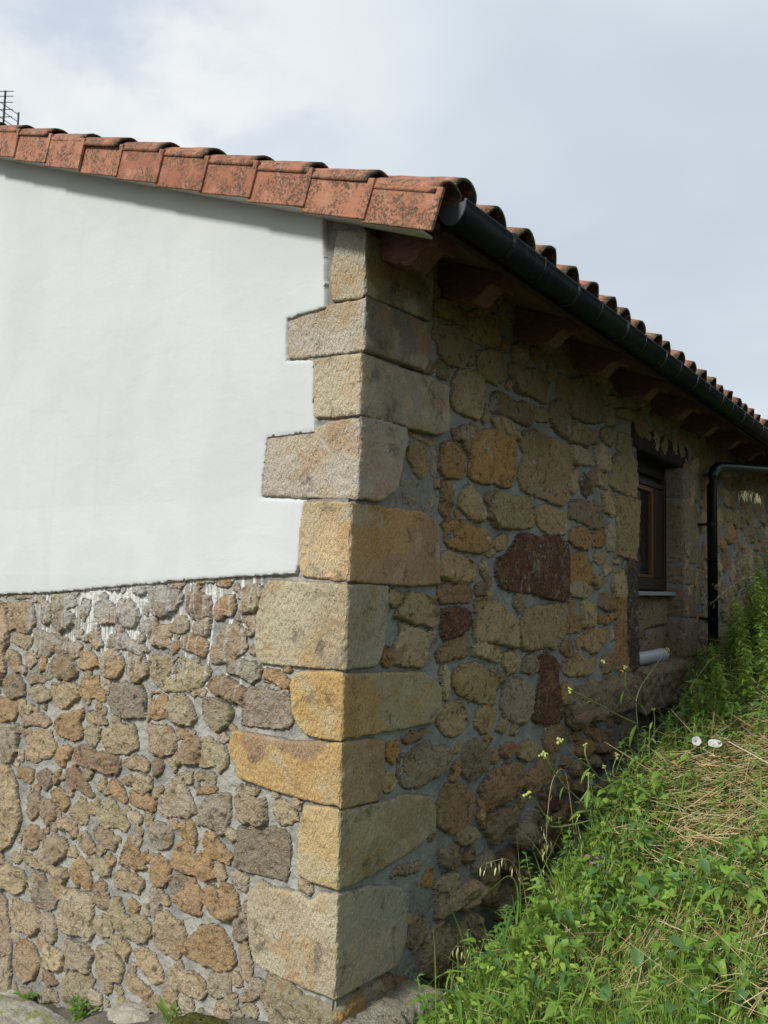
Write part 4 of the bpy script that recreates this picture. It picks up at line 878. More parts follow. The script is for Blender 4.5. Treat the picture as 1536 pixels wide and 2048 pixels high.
# ---- carved rafter ends
def rafter_profile():
    b = lambda x: z_deck(x)-.155
    pr = [(-.25, z_deck(-.25)), (.325, z_deck(.325)), (.318, z_deck(.318)-.072)]
    # ogee
    for t in np.linspace(0, 1, 12):
        x = .318-.185*t; pr.append((x, z_deck(x)-.072-.083*(t*t*(3-2*t))+.020*math.sin(t*math.pi*2)))
    pr.append((.126, b(.126)-.012)); pr.append((-.25, b(-.25)))
    return pr
rp_ = rafter_profile()
ypos = [.115, .63, 1.40, 2.13, 2.90, 3.66, 4.42, 5.18, 5.94, 6.7, 7.5, 8.3, 9.1, 9.9, 10.7, 11.5]
for i, y0 in enumerate(ypos):
    m = MB(); m.prism(rp_, lambda p, s: (p[0], y0+(.125 if s else 0), p[1]-.001)); o = m.build('rafter', RAFT, house, bevel=.004)
    if i == 0: o['label'] = 'carved rafter end nearest the corner'

# ---- gutter
gx, gz, gr = .452, 2.985, .060
prof = []
for k in range(15):
    a = math.pi+math.pi*k/14; prof.append((gx+gr*math.cos(a), gz+gr*1.25*math.sin(a)))
prof += [(gx+gr+.004, gz+.006), (gx+gr+.001, gz+.013), (gx+gr-.007, gz+.012), (gx+gr-.008, gz+.003)]
inn = [(gx+(gr-.005)*math.cos(math.pi*2-math.pi*k/14), gz+(gr-.005)*1.25*math.sin(math.pi*2-math.pi*k/14)) for k in range(15)]
pf = prof+inn
g = MB(); g.prism(pf, lambda p, s: (p[0], YEND if s else -.004, p[1])); gut = g.build('gutter', GUT, house)
for p in gut.data.polygons:
    if len(p.vertices) == 4: p.use_smooth = True
g = MB(); g.prism(prof, lambda p, s: (p[0], -.0045 if s else -.012, p[1]+.001)); g.build('end_cap', m_plain('grey gutter end', (.055, .062, .068), .45, .5), gut, bevel=.001)
k = 0; y = .36
while y < 12:
    ring = []
    for q in range(15):
        a = math.pi*.97+math.pi*1.03*q/14; ring.append((gx+(gr+.0035)*math.cos(a), gz+(gr*1.25+.0035)*math.sin(a)))
    ring2 = [(gx+(gr-.001)*math.cos(math.pi*.97+math.pi*1.03*q/14), gz+(gr*1.25-.001)*math.sin(math.pi*.97+math.pi*1.03*q/14)) for q in range(15)][::-1]
    g = MB(); w = .013 if k % 2 else .028
    g.prism(ring+[(gx+gr+.007, gz+.016), (gx+gr-.004, gz+.018)]+ring2, lambda p, s: (p[0], y+w if s else y, p[1])); g.build('gutter_bracket', GUT, gut)
    y += .30 if k % 2 == 0 else .36; k += 1
mb = MB(); mb.tube([(.115, 4.90, .85), (.115, 4.90, 2.50), (.117, 4.91, 2.58), (.125, 4.95, 2.64), (.14, 5.03, 2.675), (.20, 5.4, 2.71), (.38, 6.5, 2.80), (.42, 6.8, 2.86), (.45, 6.85, 2.93)], .042, 16)
dp = mb.build('downpipe', GUT, house, smooth=True)
mb = MB()
for z in (1.35, 2.15):
    mb = MB(); mb.tube([(.115, 4.90, z), (.115, 4.90, z+.03)], .047, 16); mb.box(.0, .08, 4.89, 4.91, z+.005, z+.025)
    mb.build('pipe_clamp', GUT, dp)

# ---- window
mb = MB()
fx0, fx1 = -.19, -.13
y0, y1, z0, z1 = 3.35, 4.44, 1.60, 2.50
mb.box(fx0, fx1, y0, y0+.07, z0, z1); mb.box(fx0, fx1, y1-.05, y1, z0, z1); mb.box(fx0, fx1, y0+.07, y1-.05, z0, z0+.085); mb.box(fx0, fx1, y0+.07, y1-.05, z1-.09, z1-.05)
DKW = m_wood('dark shutter wood', (.020, .010, .006), (.035, .016, .009), .5, (5, 5, 1), .4)
win = mb.build('window', DKW, house, bevel=.004)
mb = MB(); a, b = 3.43, 4.15
mb.box(fx0+.01, fx1-.012, a, a+.04, z0+.09, z1-.095); mb.box(fx0+.01, fx1-.012, b-.045, b, z0+.09, z1-.095)
mb.box(fx0+.01, fx1-.012, a+.04, b-.045, z0+.09, z0+.115); mb.box(fx0+.01, fx1-.012, a+.04, b-.045, z1-.13, z1-.095)
mb.build('sash', FRM, win, bevel=.003)
mb = MB()
for k in range(6): mb.box(-.185, -.140, 4.16+k*.038, 4.19+k*.038, z0+.09, z1-.095)
mb.build('shutter', DKW, win, bevel=.002)
mb = MB(); mb.box(-.178, -.170, 3.47, 4.11, z0+.11, z1-.12); mb.build('pane', m_glass(), win)
mb = MB(); mb.box(-.19, -.055, 3.30, 4.43, 1.555, 1.585); mb.build('window_sill', SILL, win, bevel=.003)
mb = MB(); mb.box(-.20, -.14, 3.3, 4.46, 2.5, 2.64, j=.004); mb.build('head_board', LINT, win)
# walling below the sill
us = np.arange(3.30, 4.46, .02); vs = np.arange(.95, 1.56, .01)
U, V, H, C, MK, D = relief(us, vs, [('p', [(3.3, 1.35), (3.7, 1.36), (3.75, 1.54), (3.3, 1.55)]), ('w', [(3.78, 1.30), (4.4, 1.33), (4.4, 1.54), (3.80, 1.55)]), ('p', [(3.3, 1.12), (3.9, 1.1), (3.95, 1.27), (3.7, 1.32), (3.3, 1.32)]), ('p', [(3.98, 1.0), (4.4, 1.0), (4.42, 1.29), (4.0, 1.26)])], (.02, .06, 200, (3.3, 4.45, .95, 1.56)), 5, .01, .018)
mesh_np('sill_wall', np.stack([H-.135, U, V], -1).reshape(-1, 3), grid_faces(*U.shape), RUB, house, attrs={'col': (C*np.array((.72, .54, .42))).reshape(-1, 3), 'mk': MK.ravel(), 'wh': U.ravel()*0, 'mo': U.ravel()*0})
mb = MB(); mb.box(-.30, -.15, 3.2, 3.34, 1.0, 2.7); mb.box(-.32, -.20, 3.3, 4.5, .9, 2.7); mb.box(-.30, -.004, 3.25, 3.338, 1.0, 2.65)
mb.build('reveal_core', bpy.data.materials['hidden core'], house)
# jamb stones on the far side of the opening
def rough_block(name, x0, x1, y0, y1, z0, z1, mat, parent, kind='t', seed=0, n=14, amp=.006, round_=.02):
    """block whose faces carry relief: subdivided box pushed along its normals"""
    V = []; F = []
    dim = np.array([x1-x0, y1-y0, z1-z0]); c = np.array([x0, y0, z0])+dim/2
    for ax in range(3):
        for sg in (-1, 1):
            a, b = [i for i in range(3) if i != ax]
            na = max(3, int(n*dim[a]/dim.max())+1); nb = max(3, int(n*dim[b]/dim.max())+1)
            A, B = np.meshgrid(np.linspace(-1, 1, na), np.linspace(-1, 1, nb)); q = np.zeros(A.shape+(3,)); q[..., a] = A; q[..., b] = B; q[..., ax] = sg
            off = len(V) and sum(len(v) for v in V); V.append(q.reshape(-1, 3)); f = grid_faces(*A.shape)+(off or 0)
            flip = (sg > 0) == (ax == 1); F.append(f[:, ::-1] if flip else f)
    V = np.concatenate(V); F = np.concatenate(F)
    P = V*dim/2; rad = round_; inner = np.sign(P)*np.maximum(np.abs(P), 0); core = np.clip(P, -(dim/2-rad), dim/2-rad)
    dlt = P-core; ln = np.linalg.norm(dlt, axis=1, keepdims=True)+1e-9; P = core+dlt/ln*rad
    nrm = dlt/ln
    s = P+c
    nz = fbm(s[:, 0]*9+s[:, 2]*3, s[:, 1]*9+s[:, 2]*7, 4, seed)+.5*fbm(s[:, 0]*31+s[:, 2]*22, s[:, 1]*31-s[:, 2]*15, 3, seed+4)
    P = P+nrm*nz[:, None]*amp
    o = mesh_np(name, P+c, F, mat, parent, attrs={'col': np.tile(np.array(KC[kind]), (len(P), 1)), 'mk': np.ones(len(P)), 'wh': np.zeros(len(P)), 'mo': np.zeros(len(P))})
    # weld the six patches
    import bmesh
    bm = bmesh.new(); bm.from_mesh(o.data); bmesh.ops.remove_doubles(bm, verts=bm.verts, dist=.0008); bmesh.ops.recalc_face_normals(bm, faces=bm.faces); bm.to_mesh(o.data); bm.free()
    return o
lint = rough_block('lintel', -.30, .006, 3.24, 4.60, 2.60, 2.78, LINT, house, 'k', 77, 60, .012, .02)
for i, (a, b, kd, yy) in enumerate(((2.34, 2.60, 'k', 4.83), (1.81, 2.33, 'b', 4.80), (1.64, 1.80, 'b', 4.78), (1.37, 1.63, 'r', 4.79), (1.05, 1.36, 'b', 4.83))):
    rough_block('jamb_stone', -.28, .016, 4.436, yy, a+.004, b-.004, RUB, house, kd, i, 22)
mb = MB(); mb.box(-.27, .004, 4.44, 4.8, 1.0, 2.6); mb.build('mortar_bed', bpy.data.materials['corner mortar'], house)
rough_block('ledge_rock', -.14, .09, 2.10, 3.25, .79, 1.02, RUB, house, 'b', 9, 90, .045, .05)
rough_block('ledge_rock', -.14, .10, 3.27, 4.45, .74, 1.045, RUB, house, 'b', 19, 90, .045, .05)
pipe = MB(); pipe.tube([(-.05, 3.20, 1.10), (-.05, 3.95, 1.10)], .048, 20); pp_ = pipe.build('waste_pipe', PVC, house, smooth=False)
m = MB(); m.tube([(-.05, 3.95, 1.10), (-.05, 4.06, 1.10)], .053, 20); m.build('pipe_collar', PVC, pp_)
m = MB()
m2 = [(random.gauss(-.05, .02), 4.08+random.gauss(0, .02), 1.10+random.gauss(0, .02)) for _ in range(14)]; m.tube(m2, .012, 6); m.build('crumpled_bag', m_plain('clear green plastic', (.35, .5, .42), .25, .6, 0, .4, 60), pp_, smooth=True)
# footing rocks at the corner
rough_block('footing_stone', -.34, .006, -.006, .4, -.24, .035, RUB, house, 'v', 31, 46, .02, .03)
rough_block('footing_stone', -.02, .20, .0, .5, -.40, -.012, RUB, house, 'g', 33, 46, .028, .04)
rough_block('footing_stone', -.10, .12, -.10, .2, -.30, -.10, RUB, house, 'g', 37, 40, .03, .05)

# ================================================================= terrain
def sst(x, a, b):
    t = np.clip((x-a)/(b-a), 0, 1); return t*t*(3-2*t)
def ground_z(x, y):
    x = np.asarray(x, float); y = np.asarray(y, float)
    base = .235*np.clip(x, -2.7, 0)-.05
    low = -.33+.16*sst(y, .0, -.6)+.42*sst(y, 1.9, 3.2)+.75*sst(y, 2.9, 4.6)+.04*np.maximum(y-4.6, 0)
    topz = -.03+.285*np.clip(y, -.6, 5.2)+.05*np.maximum(y-5.2, 0)
    w = sst(x, .0, .55)
    right = low*(1-w)+topz*w+.30*np.maximum(x-.85, 0)*sst(y, -2.2, .8)+.10*np.maximum(x-2.3, 0)*sst(y, -4, 0)  # outermost term: unseen rise added to block sky from the side wall
    near = sst(y, -1.0, -.05)
    s = sst(x, -.12, .16)
    rz = (-.09+.03*x)*(1-near)+right*near
    far = .10*np.maximum(x-2.6, 0)*(1-near)*sst(y, -9, -3)  # the same unseen sky-blocking rise, carried forward beside the camera
    z = base*(1-s)+rz*s+far
    z = z-.04*sst(y, -1.2, -4)
    return z+.030*fbm(x*1.7, y*1.7, 3, 101)+.010*fbm(x*9, y*9, 3, 102)
def terr_axis(vals):
    return np.array(sorted(set(np.round(vals, 3))))
gx_ = np.concatenate([np.arange(-3.2, 3.2, .035), np.array([-900, -400, -150, -60, -30, -18, -12, -9, -7, -5.5, -4.4, -3.7]), np.array([3.5, 4, 4.6, 5.4, 6.4, 7.6, 9, 11, 14, 18, 24, 34, 60, 150, 400, 900])])
gy_ = np.concatenate([np.arange(-2.0, 6.5, .035), np.array([-900, -400, -150, -60, -30, -18, -12, -9, -7, -5.5, -4.4, -3.5, -2.8, -2.3]), np.array([7, 8, 9.5, 11, 13, 16, 20, 30, 60, 150, 400, 900])])
gx_.sort(); gy_.sort()
U, V = np.meshgrid(gx_, gy_)
Z = ground_z(np.clip(U, -40, 16), np.clip(V, -40, 40))
rock = np.clip(1.2-np.abs(V+.2)/.5, 0, 1)*sst(U, .3, -.1)*np.clip(.6+fbm(U*4, V*4, 3, 55), 0, 1)
mesh_np('ground', np.stack([U, V, Z], -1).reshape(-1, 3), grid_faces(*U.shape), GND, attrs={'rock': rock.ravel()})['kind'] = 'structure'

# ================================================================= planting
def rotz(a):
    c, s = np.cos(a), np.sin(a); z = np.zeros_like(a); o = np.ones_like(a)
    return np.stack([np.stack([c, -s, z], -1), np.stack([s, c, z], -1), np.stack([z, z, o], -1)], -2)
def rotx(a):
    c, s = np.cos(a), np.sin(a); z = np.zeros_like(a); o = np.ones_like(a)
    return np.stack([np.stack([o, z, z], -1), np.stack([z, c, -s], -1), np.stack([z, s, c], -1)], -2)
def roty(a):
    c, s = np.cos(a), np.sin(a); z = np.zeros_like(a); o = np.ones_like(a)
    return np.stack([np.stack([c, z, s], -1), np.stack([z, o, z], -1), np.stack([-s, z, c], -1)], -2)
def inst(TV, TF, pos, rot, scl):
    """stamp a template many times -> V, F"""
    n = len(pos); k = len(TV)
    if np.ndim(scl) == 1: scl = scl[:, None]
    P = np.einsum('nij,nkj->nki', rot, TV[None]*scl[:, None, :] if scl.shape[1] == 3 else TV[None]*scl[:, :, None])+pos[:, None, :]
    F = (TF[None]+(np.arange(n)*k)[:, None, None])
    return P.reshape(-1, 3), F.reshape(-1, TF.shape[1])
def leaf_template(outline, nseg=6, fold=.25, curl=.25, wave=.0):
    """leaf along +Y, unit long; outline(t)-> half width; two halves folded at the midrib, quads only"""
    V = []; F = []
    ts = np.linspace(0, 1, nseg+1)
    for i, t in enumerate(ts):
        w = outline(t); z = -curl*t*t
        for sgn, q in ((-1, 1), (-1, .5), (0, 0), (1, .5), (1, 1)):
            x = sgn*w*q; V.append((x, t-(.10*q if 0 else 0), z+fold*abs(x)+wave*math.sin(t*17+sgn)*abs(x)))
    for i in range(nseg):
        for j in range(4): a = i*5+j; F.append((a, a+1, a+6, a+5))
    return np.array(V, float), np.array(F)
def interp_outline(pts):
    xs_, ys_ = zip(*pts); return lambda t: float(np.interp(t, xs_, ys_))
OV = leaf_template(interp_outline([(0, .01), (.1, .22), (.3, .33), (.5, .29), (.7, .20), (.88, .09), (1, .0)]), 8, .3, .25, .12)
NET = leaf_template(lambda t: float(np.interp(t, [0, .12, .3, .55, .8, 1], [.02, .25, .31, .25, .12, 0]))*(1-.20*((t*9) % 1)) if t < 1 else 0., 18, .3, .3)
HEART = leaf_template(interp_outline([(0, .20), (.05, .36), (.14, .38), (.24, .31), (.45, .27), (.65, .20), (.85, .10), (1, 0)]), 9, .45, .45, .22)
LAN = leaf_template(interp_outline([(0, .015), (.15, .06), (.4, .105), (.65, .09), (.85, .05), (1, 0)]), 8, .3, .5, .15)
LANT = leaf_template(lambda t: float(np.interp(t, [0, .15, .4, .7, 1], [.02, .07, .12, .10, 0]))*(1-.35*((t*7) % 1)) if t < 1 else 0., 16, .35, .4)
def blades(pos, az, lean, ln, wd, bend, nseg=5, twist=None):
    """grass blades as bent tapering strips"""
    n = len(pos); t = np.linspace(0, 1, nseg+1)[None, :]
    d = np.stack([np.cos(az), np.sin(az)], -1)
    th = lean[:, None]+bend[:, None]*t                      # angle from vertical growing along the blade
    ds = ln[:, None]/nseg
    r = np.concatenate([np.zeros((n, 1)), np.cumsum(np.sin(th[:, :-1])*ds, 1)], 1); h = np.concatenate([np.zeros((n, 1)), np.cumsum(np.cos(th[:, :-1])*ds, 1)], 1)
    C = np.stack([pos[:, 0:1]+d[:, 0:1]*r, pos[:, 1:2]+d[:, 1:2]*r, pos[:, 2:3]+h], -1)
    ta = az+math.pi/2+(twist if twist is not None else 0)
    side = np.stack([np.cos(ta), np.sin(ta), np.zeros(n)], -1)[:, None, :]
    w = (wd[:, None]*np.clip(1.05-t**1.6, .04, 1))[..., None]*.5
    P = np.stack([C-side*w, C+side*w], 2).reshape(-1, 3)
    k = 2*(nseg+1); i = np.arange(nseg)*2
    TF = np.stack([i, i+1, i+3, i+2], -1)
    F = (TF[None]+(np.arange(n)*k)[:, None, None]).reshape(-1, 4)
    return P, F, k
def sticks(a, b, r0, r1):
    """thin three-sided stalks between point arrays a and b"""
    d = b-a; d = d/(np.linalg.norm(d, axis=1, keepdims=True)+1e-9)
    u = np.cross(d, np.array([.31, .17, .93])); u /= np.linalg.norm(u, axis=1, keepdims=True)+1e-9; v = np.cross(d, u)
    P = []
    for e, r in ((a, r0), (b, r1)):
        for k in range(3):
            t = 2*math.pi*k/3; P.append(e+(u*math.cos(t)+v*math.sin(t))*np.asarray(r)[:, None])
    P = np.stack(P, 1).reshape(-1, 3)
    TF = np.array([(0, 1, 4, 3), (1, 2, 5, 4), (2, 0, 3, 5)])
    return P, (TF[None]+(np.arange(len(a))*6)[:, None, None]).reshape(-1, 4), 6
class VB:
    """gathers stamped geometry with per-point colour into one mesh"""
    def __init__(s): s.P = []; s.F = []; s.C = []; s.n = 0
    def add(s, P, F, col):
        col = np.asarray(col, float)
        if col.ndim == 1: col = np.tile(col, (len(P), 1))
        s.P.append(P); s.F.append(F+s.n); s.C.append(col); s.n += len(P)
    def leaves(s, T, pos, rot, scl, col):
        P, F = inst(T[0], T[1], pos, rot, scl); s.add(P, F, np.repeat(col, len(T[0]), 0))
    def build(s, name, mat, parent=None, smooth=True):
        return mesh_np(name, np.concatenate(s.P), np.concatenate(s.F), mat, parent, smooth, {'col': np.concatenate(s.C)})
rn = np.random.RandomState(42)
def cvar(base, n, v=.22):
    b = np.array(base)[None]*(1+v*(rn.rand(n, 1)*2-1)); return np.clip(b*(1+.10*(rn.rand(n, 3)*2-1)), 0, 1)
G1, G2, G3, G4 = (.150, .280, .048), (.230, .385, .062), (.095, .205, .065), (.33, .46, .08)
STR, STR2 = (.60, .46, .22), (.70, .60, .38)
def gz_(p): return ground_z(p[:, 0], p[:, 1])
def scatter(n, x0, x1, y0, y1, dens=None):
    p = np.stack([rn.uniform(x0, x1, n), rn.uniform(y0, y1, n)], -1)
    if dens is not None:
        p = p[rn.rand(len(p)) < dens(p[:, 0], p[:, 1])]
    return np.concatenate([p, gz_(p)[:, None]], 1)
bank = lambda x, y: sst(x, .08, .30)
def patch(x, y, f, seed, a, b): return sst(fbm(x*f, y*f, 3, seed), a, b)

# short bright grass low on the bank
vb = VB()
p = scatter(60000, .10, 1.9, -.9, 1.9, lambda x, y: bank(x, y)*(.25+.75*patch(x, y, 2.2, 7, -.2, .3))*(.10+.90*sst(y+x*.55, 1.7, .6)))
n = len(p); ln = rn.uniform(.06, .20, n)
P, F, k = blades(p, rn.uniform(0, 6.28, n), rn.uniform(.0, .5, n), ln, rn.uniform(.0026, .0064, n), rn.uniform(.1, 1.5, n), 4, rn.uniform(-.6, .6, n))
vb.add(P, F, np.repeat(np.where(rn.rand(n, 1) < .55, cvar(G2, n), np.where(rn.rand(n, 1) < .8, cvar(G4, n), cvar(STR2, n))), k, 0))
p = scatter(8000, .2, 2.3, -.3, 5.5, lambda x, y: bank(x, y)*.8)
n = len(p); P, F, k = blades(p, rn.uniform(0, 6.28, n), rn.uniform(.05, .6, n), rn.uniform(.10, .34, n), rn.uniform(.003, .0075, n), rn.uniform(.3, 2.0, n), 7, rn.uniform(-.6, .6, n))
vb.add(P, F, np.repeat(np.where(rn.rand(n, 1) < .6, cvar(G1, n), cvar(G2, n)), k, 0))
p = scatter(500, .12, .5, -.7, 3.2, None)
n = len(p); P, F, k = blades(p, rn.uniform(0, 6.28, n), rn.uniform(.0, .4, n), rn.uniform(.05, .15, n), rn.uniform(.002, .005, n), rn.uniform(.2, 1.4, n), 4)
vb.add(P, F, np.repeat(cvar(G3, n), k, 0))
vb.build('grass', GRS)['kind'] = 'stuff'

# dry straw lying over the slope
vb = VB()
p = scatter(18000, .42, 2.2, -.2, 4.6, lambda x, y: bank(x, y)*(.08+.30*sst(x, .6, .9)*sst(y, .6, 1.4)+.95*patch(x+.2*y, y, 1.7, 17, -.16, .18))*(.05+.95*sst(x+y*.25, .55, 1.15)))
n = len(p); az = np.where(rn.rand(n) < .5, rn.uniform(0, 6.28, n), rn.normal(1.1, .5, n)); el = rn.normal(.12, .22, n); L = rn.uniform(.03, .17, n)*np.where(rn.rand(n) < .12, 2.0, 1)
a = p+np.array([0, 0, 1])*(rn.uniform(.01, .10, n)+.10*patch(p[:, 0], p[:, 1], 1.9, 88, -.05, .3))[:, None]; d = np.stack([np.cos(az)*np.cos(el), np.sin(az)*np.cos(el), np.sin(el)], -1)
b = a+d*L[:, None]; b[:, 2] = np.maximum(b[:, 2], ground_z(b[:, 0], b[:, 1])+rn.uniform(.01, .16, n))
r = rn.uniform(.0008, .0021, n)*np.where(rn.rand(n) < .1, 1.8, 1)
P, F, k = sticks(a, b, r, r*.7); vb.add(P, F, np.repeat(np.where(rn.rand(n, 1) < .6, cvar(STR, n, .3), np.where(rn.rand(n, 1) < .7, cvar(STR2, n, .2), cvar((.30, .17, .06), n))), k, 0))
n = 2400; p = scatter(n, .35, 2.4, -.7, 5.0, lambda x, y: bank(x, y)); n = len(p)
P, F, k = blades(p, rn.uniform(0, 6.28, n), rn.uniform(.3, 1.3, n), rn.uniform(.05, .20, n), rn.uniform(.0015, .0038, n), rn.uniform(.2, 1.6, n), 5, rn.uniform(-1, 1, n))
vb.add(P, F, np.repeat(cvar(STR, n, .3), k, 0))
vb.build('dry_straw', DRY)['kind'] = 'stuff'

# leafy ground cover: heart shaped bindweed leaves, small toothed and oval leaves
vb = VB()
mound = lambda x, y: .20*patch(x, y, 2.6, 63, -.02, .38)*sst(x, .25, .5)
def cover(T, n, smin, smax, cols, dens, h0=.03, h1=.17, box=(.2, 2.4, -.9, 5.6)):
    p = scatter(n, *box, dens); n = len(p)
    m_ = mound(p[:, 0], p[:, 1]); keep_ = rn.rand(n) < .45+.55*m_/.20; p = p[keep_]; m_ = m_[keep_]; n = len(p)
    p[:, 2] += rn.uniform(h0, h1, n)+m_*rn.rand(n)**.7
    rot = rotz(rn.uniform(0, 6.28, n)) @ rotx(rn.normal(-.25, .42, n)) @ roty(rn.normal(0, .35, n))
    c = np.array(cols)[rn.randint(0, len(cols), n)]*(1+.3*(rn.rand(n, 1)-.5))
    vb.leaves(T, p, rot, rn.uniform(smin, smax, n), c)
d1 = lambda x, y: bank(x, y)*(.15+.85*patch(x, y, 2.0, 27, -.3, .25))
cover(HEART, 5600, .028, .068, [G1, G2, G3, G1], lambda x, y: d1(x, y)*sst(y+x, .6, 1.8))
cover(NET, 9500, .035, .085, [G1, G2, G3], lambda x, y: d1(x+3, y)*sst(y+x, .3, 1.6))
cover(OV, 34000, .012, .034, [G2, G1, G4], lambda x, y: bank(x, y)*(.3+.7*patch(x, y, 3, 37, -.2, .2)), .005, .10)
cover(LAN, 2600, .07, .17, [G1, G2], lambda x, y: bank(x, y)*.7, .02, .10)
cover(OV, 1400, .012, .03, [G3, G1], None, .0, .06, (.06, .45, -.2, 4.5))
vb.build('ground_cover', LEAF)['kind'] = 'stuff'

# ---- single plants
def leafy_stem(root_name, label, cat, group, x, y, hgt, nl, T, ls, cols, lean=(0, 0), seed=0, droop=-.1, jitter=.15, stemc=G2):
    q = np.random.RandomState(seed); z = float(ground_z(x, y))
    e = empty(root_name, (x, y, z), label, cat, group)
    t = np.linspace(0, 1, 7); P3 = np.stack([lean[0]*t**1.5+.01*np.sin(t*5+seed), lean[1]*t**1.5+.01*np.cos(t*4+seed), hgt*t], -1)
    m = MB(); m.tube([tuple(v) for v in P3], [.0028*(1-.6*a) for a in t], 6); st = m.build('stem', None, e, smooth=True)
    ca = st.data.attributes.new('col', 'FLOAT_COLOR', 'POINT'); ca.data.foreach_set('color', np.tile(np.array((*stemc, 1.)), len(st.data.vertices))); st.data.materials.append(STEM)
    tt = np.linspace(.06, 1, nl); pos = np.stack([np.interp(tt, t, P3[:, i]) for i in range(3)], -1)
    az = np.arange(nl)*2.4+q.uniform(-.4, .4, nl); sc = ls*(1.05-.62*tt)*q.uniform(1-jitter*2, 1+jitter, nl)
    tilt = droop+q.normal(0, .25, nl)+.55*tt
    rot = rotz(az) @ rotx(tilt)
    pos = pos+np.stack([-np.sin(az), np.cos(az), np.zeros(nl)], -1)*(sc*.12)[:, None]
    v2 = VB(); c = np.array(cols)[q.randint(0, len(cols), nl)]*(1+.25*(q.rand(nl, 1)-.5)); v2.leaves(T, pos, rot, sc, c)
    v2.build('leaf_cluster', LEAF, e); return e

def colattr(o, c):
    n = len(o.data.vertices); a = o.data.attributes.new('col', 'FLOAT_COLOR', 'POINT'); a.data.foreach_set('color', np.tile(np.array((*c, 1.)), n))
def local(pts, o): return [tuple(Vector(p)-Vector(o)) for p in pts]
def smooth_path(pts, k=4):
    P = np.array(pts, float); n = len(P)
    if n < 3: return P
    t = np.arange(n); tt = np.linspace(0, n-1, (n-1)*k+1); out_ = []
    for q in tt:
        i = min(int(q), n-2); f = q-i; p0, p1, p2, p3 = P[max(i-1, 0)], P[i], P[i+1], P[min(i+2, n-1)]
        out_.append(.5*((2*p1)+(-p0+p2)*f+(2*p0-5*p1+4*p2-p3)*f*f+(-p0+3*p1-3*p2+p3)*f**3))
    return np.array(out_)
def stem_mesh(name, paths, parent, org, col, r0=.0042, r1=.0022):
    m = MB()
    for pth in paths:
        P = smooth_path(pth); n = len(P); m.tube(local(P, org), [r0+(r1-r0)*i/(n-1) for i in range(n)], 6)
    o = m.build(name, STEM, parent, smooth=True); colattr(o, col); return o
def bud(name, p, org, parent, r, col, n=5, mat=None, seed=0):
    q = random.Random(seed); m = MB()
    for k in range(n):
        c = Vector(p)-Vector(org)+Vector([q.uniform(-1, 1)*r*1.5 for _ in range(3)]); rr_ = r*q.uniform(.6, 1)
        st = [tuple(c+Vector((0, 0, z*rr_))) for z in (-1, -.6, 0, .6, 1)]
        m.tube(st, [rr_*a for a in (.25, .8, 1, .75, .2)], 7)
    o = m.build(name, mat or STEM, parent, smooth=True); colattr(o, col); return o
def leaf_at(T, pos, az, tilt, sc, col, parent, name='leaf', org=(0, 0, 0), mat=None, roll=0.):
    v = VB(); p = np.array([pos], float)-np.array([org]); rot = rotz(np.array([az])) @ rotx(np.array([tilt])) @ roty(np.array([roll]))
    s = np.array([sc]) if np.ndim(sc) == 0 else np.array([sc]); v.leaves(T, p, rot, s, np.array([col])); return v.build(name, mat or LEAF, parent)
BUDC = (.46, .52, .16); STC = (.26, .32, .13)

# ---- tall budding weeds standing against the dark wall; u = y along the wall, z up
def budding(label, x, stems, buds, leaves, seed, fl=None):
    q = random.Random(seed); wob = lambda i: x+.05*math.sin(i*2.1+seed)
    b = stems[0][0]; org = (x, b[0], float(ground_z(x, b[0])))
    e = empty('budding_weed', org, label, 'weed', 'tall budding weeds against the side wall')
    paths = []
    for i, s in enumerate(stems):
        n = len(s); pth = [(x+(.0 if i == 0 else .035*math.sin(i*1.9+seed)*(k/(n-1))), u, z) for k, (u, z) in enumerate(s)]
        if i == 0: pth = [(x, pth[0][1], org[2]-.02)]+[p for p in pth if p[2] > org[2]+.02]
        paths.append(pth)
    stem_mesh('stem', paths, e, org, STC)
    for k, (i, r) in enumerate(buds): bud('bud_cluster', paths[i][-1], org, e, r, BUDC, 6, seed=seed+k)
    for (u, z, az, tilt, sc, T) in leaves: leaf_at(T, (x, u, z), az, tilt, sc, cvar(G1, 1)[0]*1.15, e, org=org)
    if fl is not None: bud('flower', (x-.01, fl[0], fl[1]), org, e, .006, (.75, .42, .02), 4, PET, seed)
    return e
budding('tallest budding weed with forking stem and yellow flower, nearest the window', .40,
        [[(2.46, .50), (2.401, .52), (2.315, .689), (2.19, .80), (2.163, .847), (2.139, .973)], [(2.139, .975), (1.886, 1.103), (1.633, 1.224)], [(2.139, .978), (2.292, 1.056), (2.814, 1.228)],
         [(2.158, .853), (1.8, .95), (1.467, 1.051), (1.191, 1.124)], [(1.963, 1.062), (1.93, 1.12), (1.901, 1.181)], [(2.325, .686), (2.45, .74), (2.657, .788), (3.13, .827)], [(2.45, .74), (2.47, .84), (2.46, .90)], [(2.66, .79), (2.75, .86), (2.9, .90)]],
        [(1, .007), (2, .008), (3, .007), (4, .006), (5, .005), (6, .006), (7, .005)],
        [(2.16, .85, 2.7, -.75, .13, LANT), (2.32, .69, -.35, -.95, .17, LANT), (2.14, .975, -.7, -.5, .10, LANT), (1.95, 1.05, 2.6, -.9, .07, LANT), (1.5, 1.04, 2.9, .3, .05, LANT), (2.36, .60, 2.6, -.3, .12, LANT), (2.38, .58, -.5, -.2, .15, LANT), (2.5, .75, -.4, -.4, .10, LANT)], 1, (1.95, 1.155))
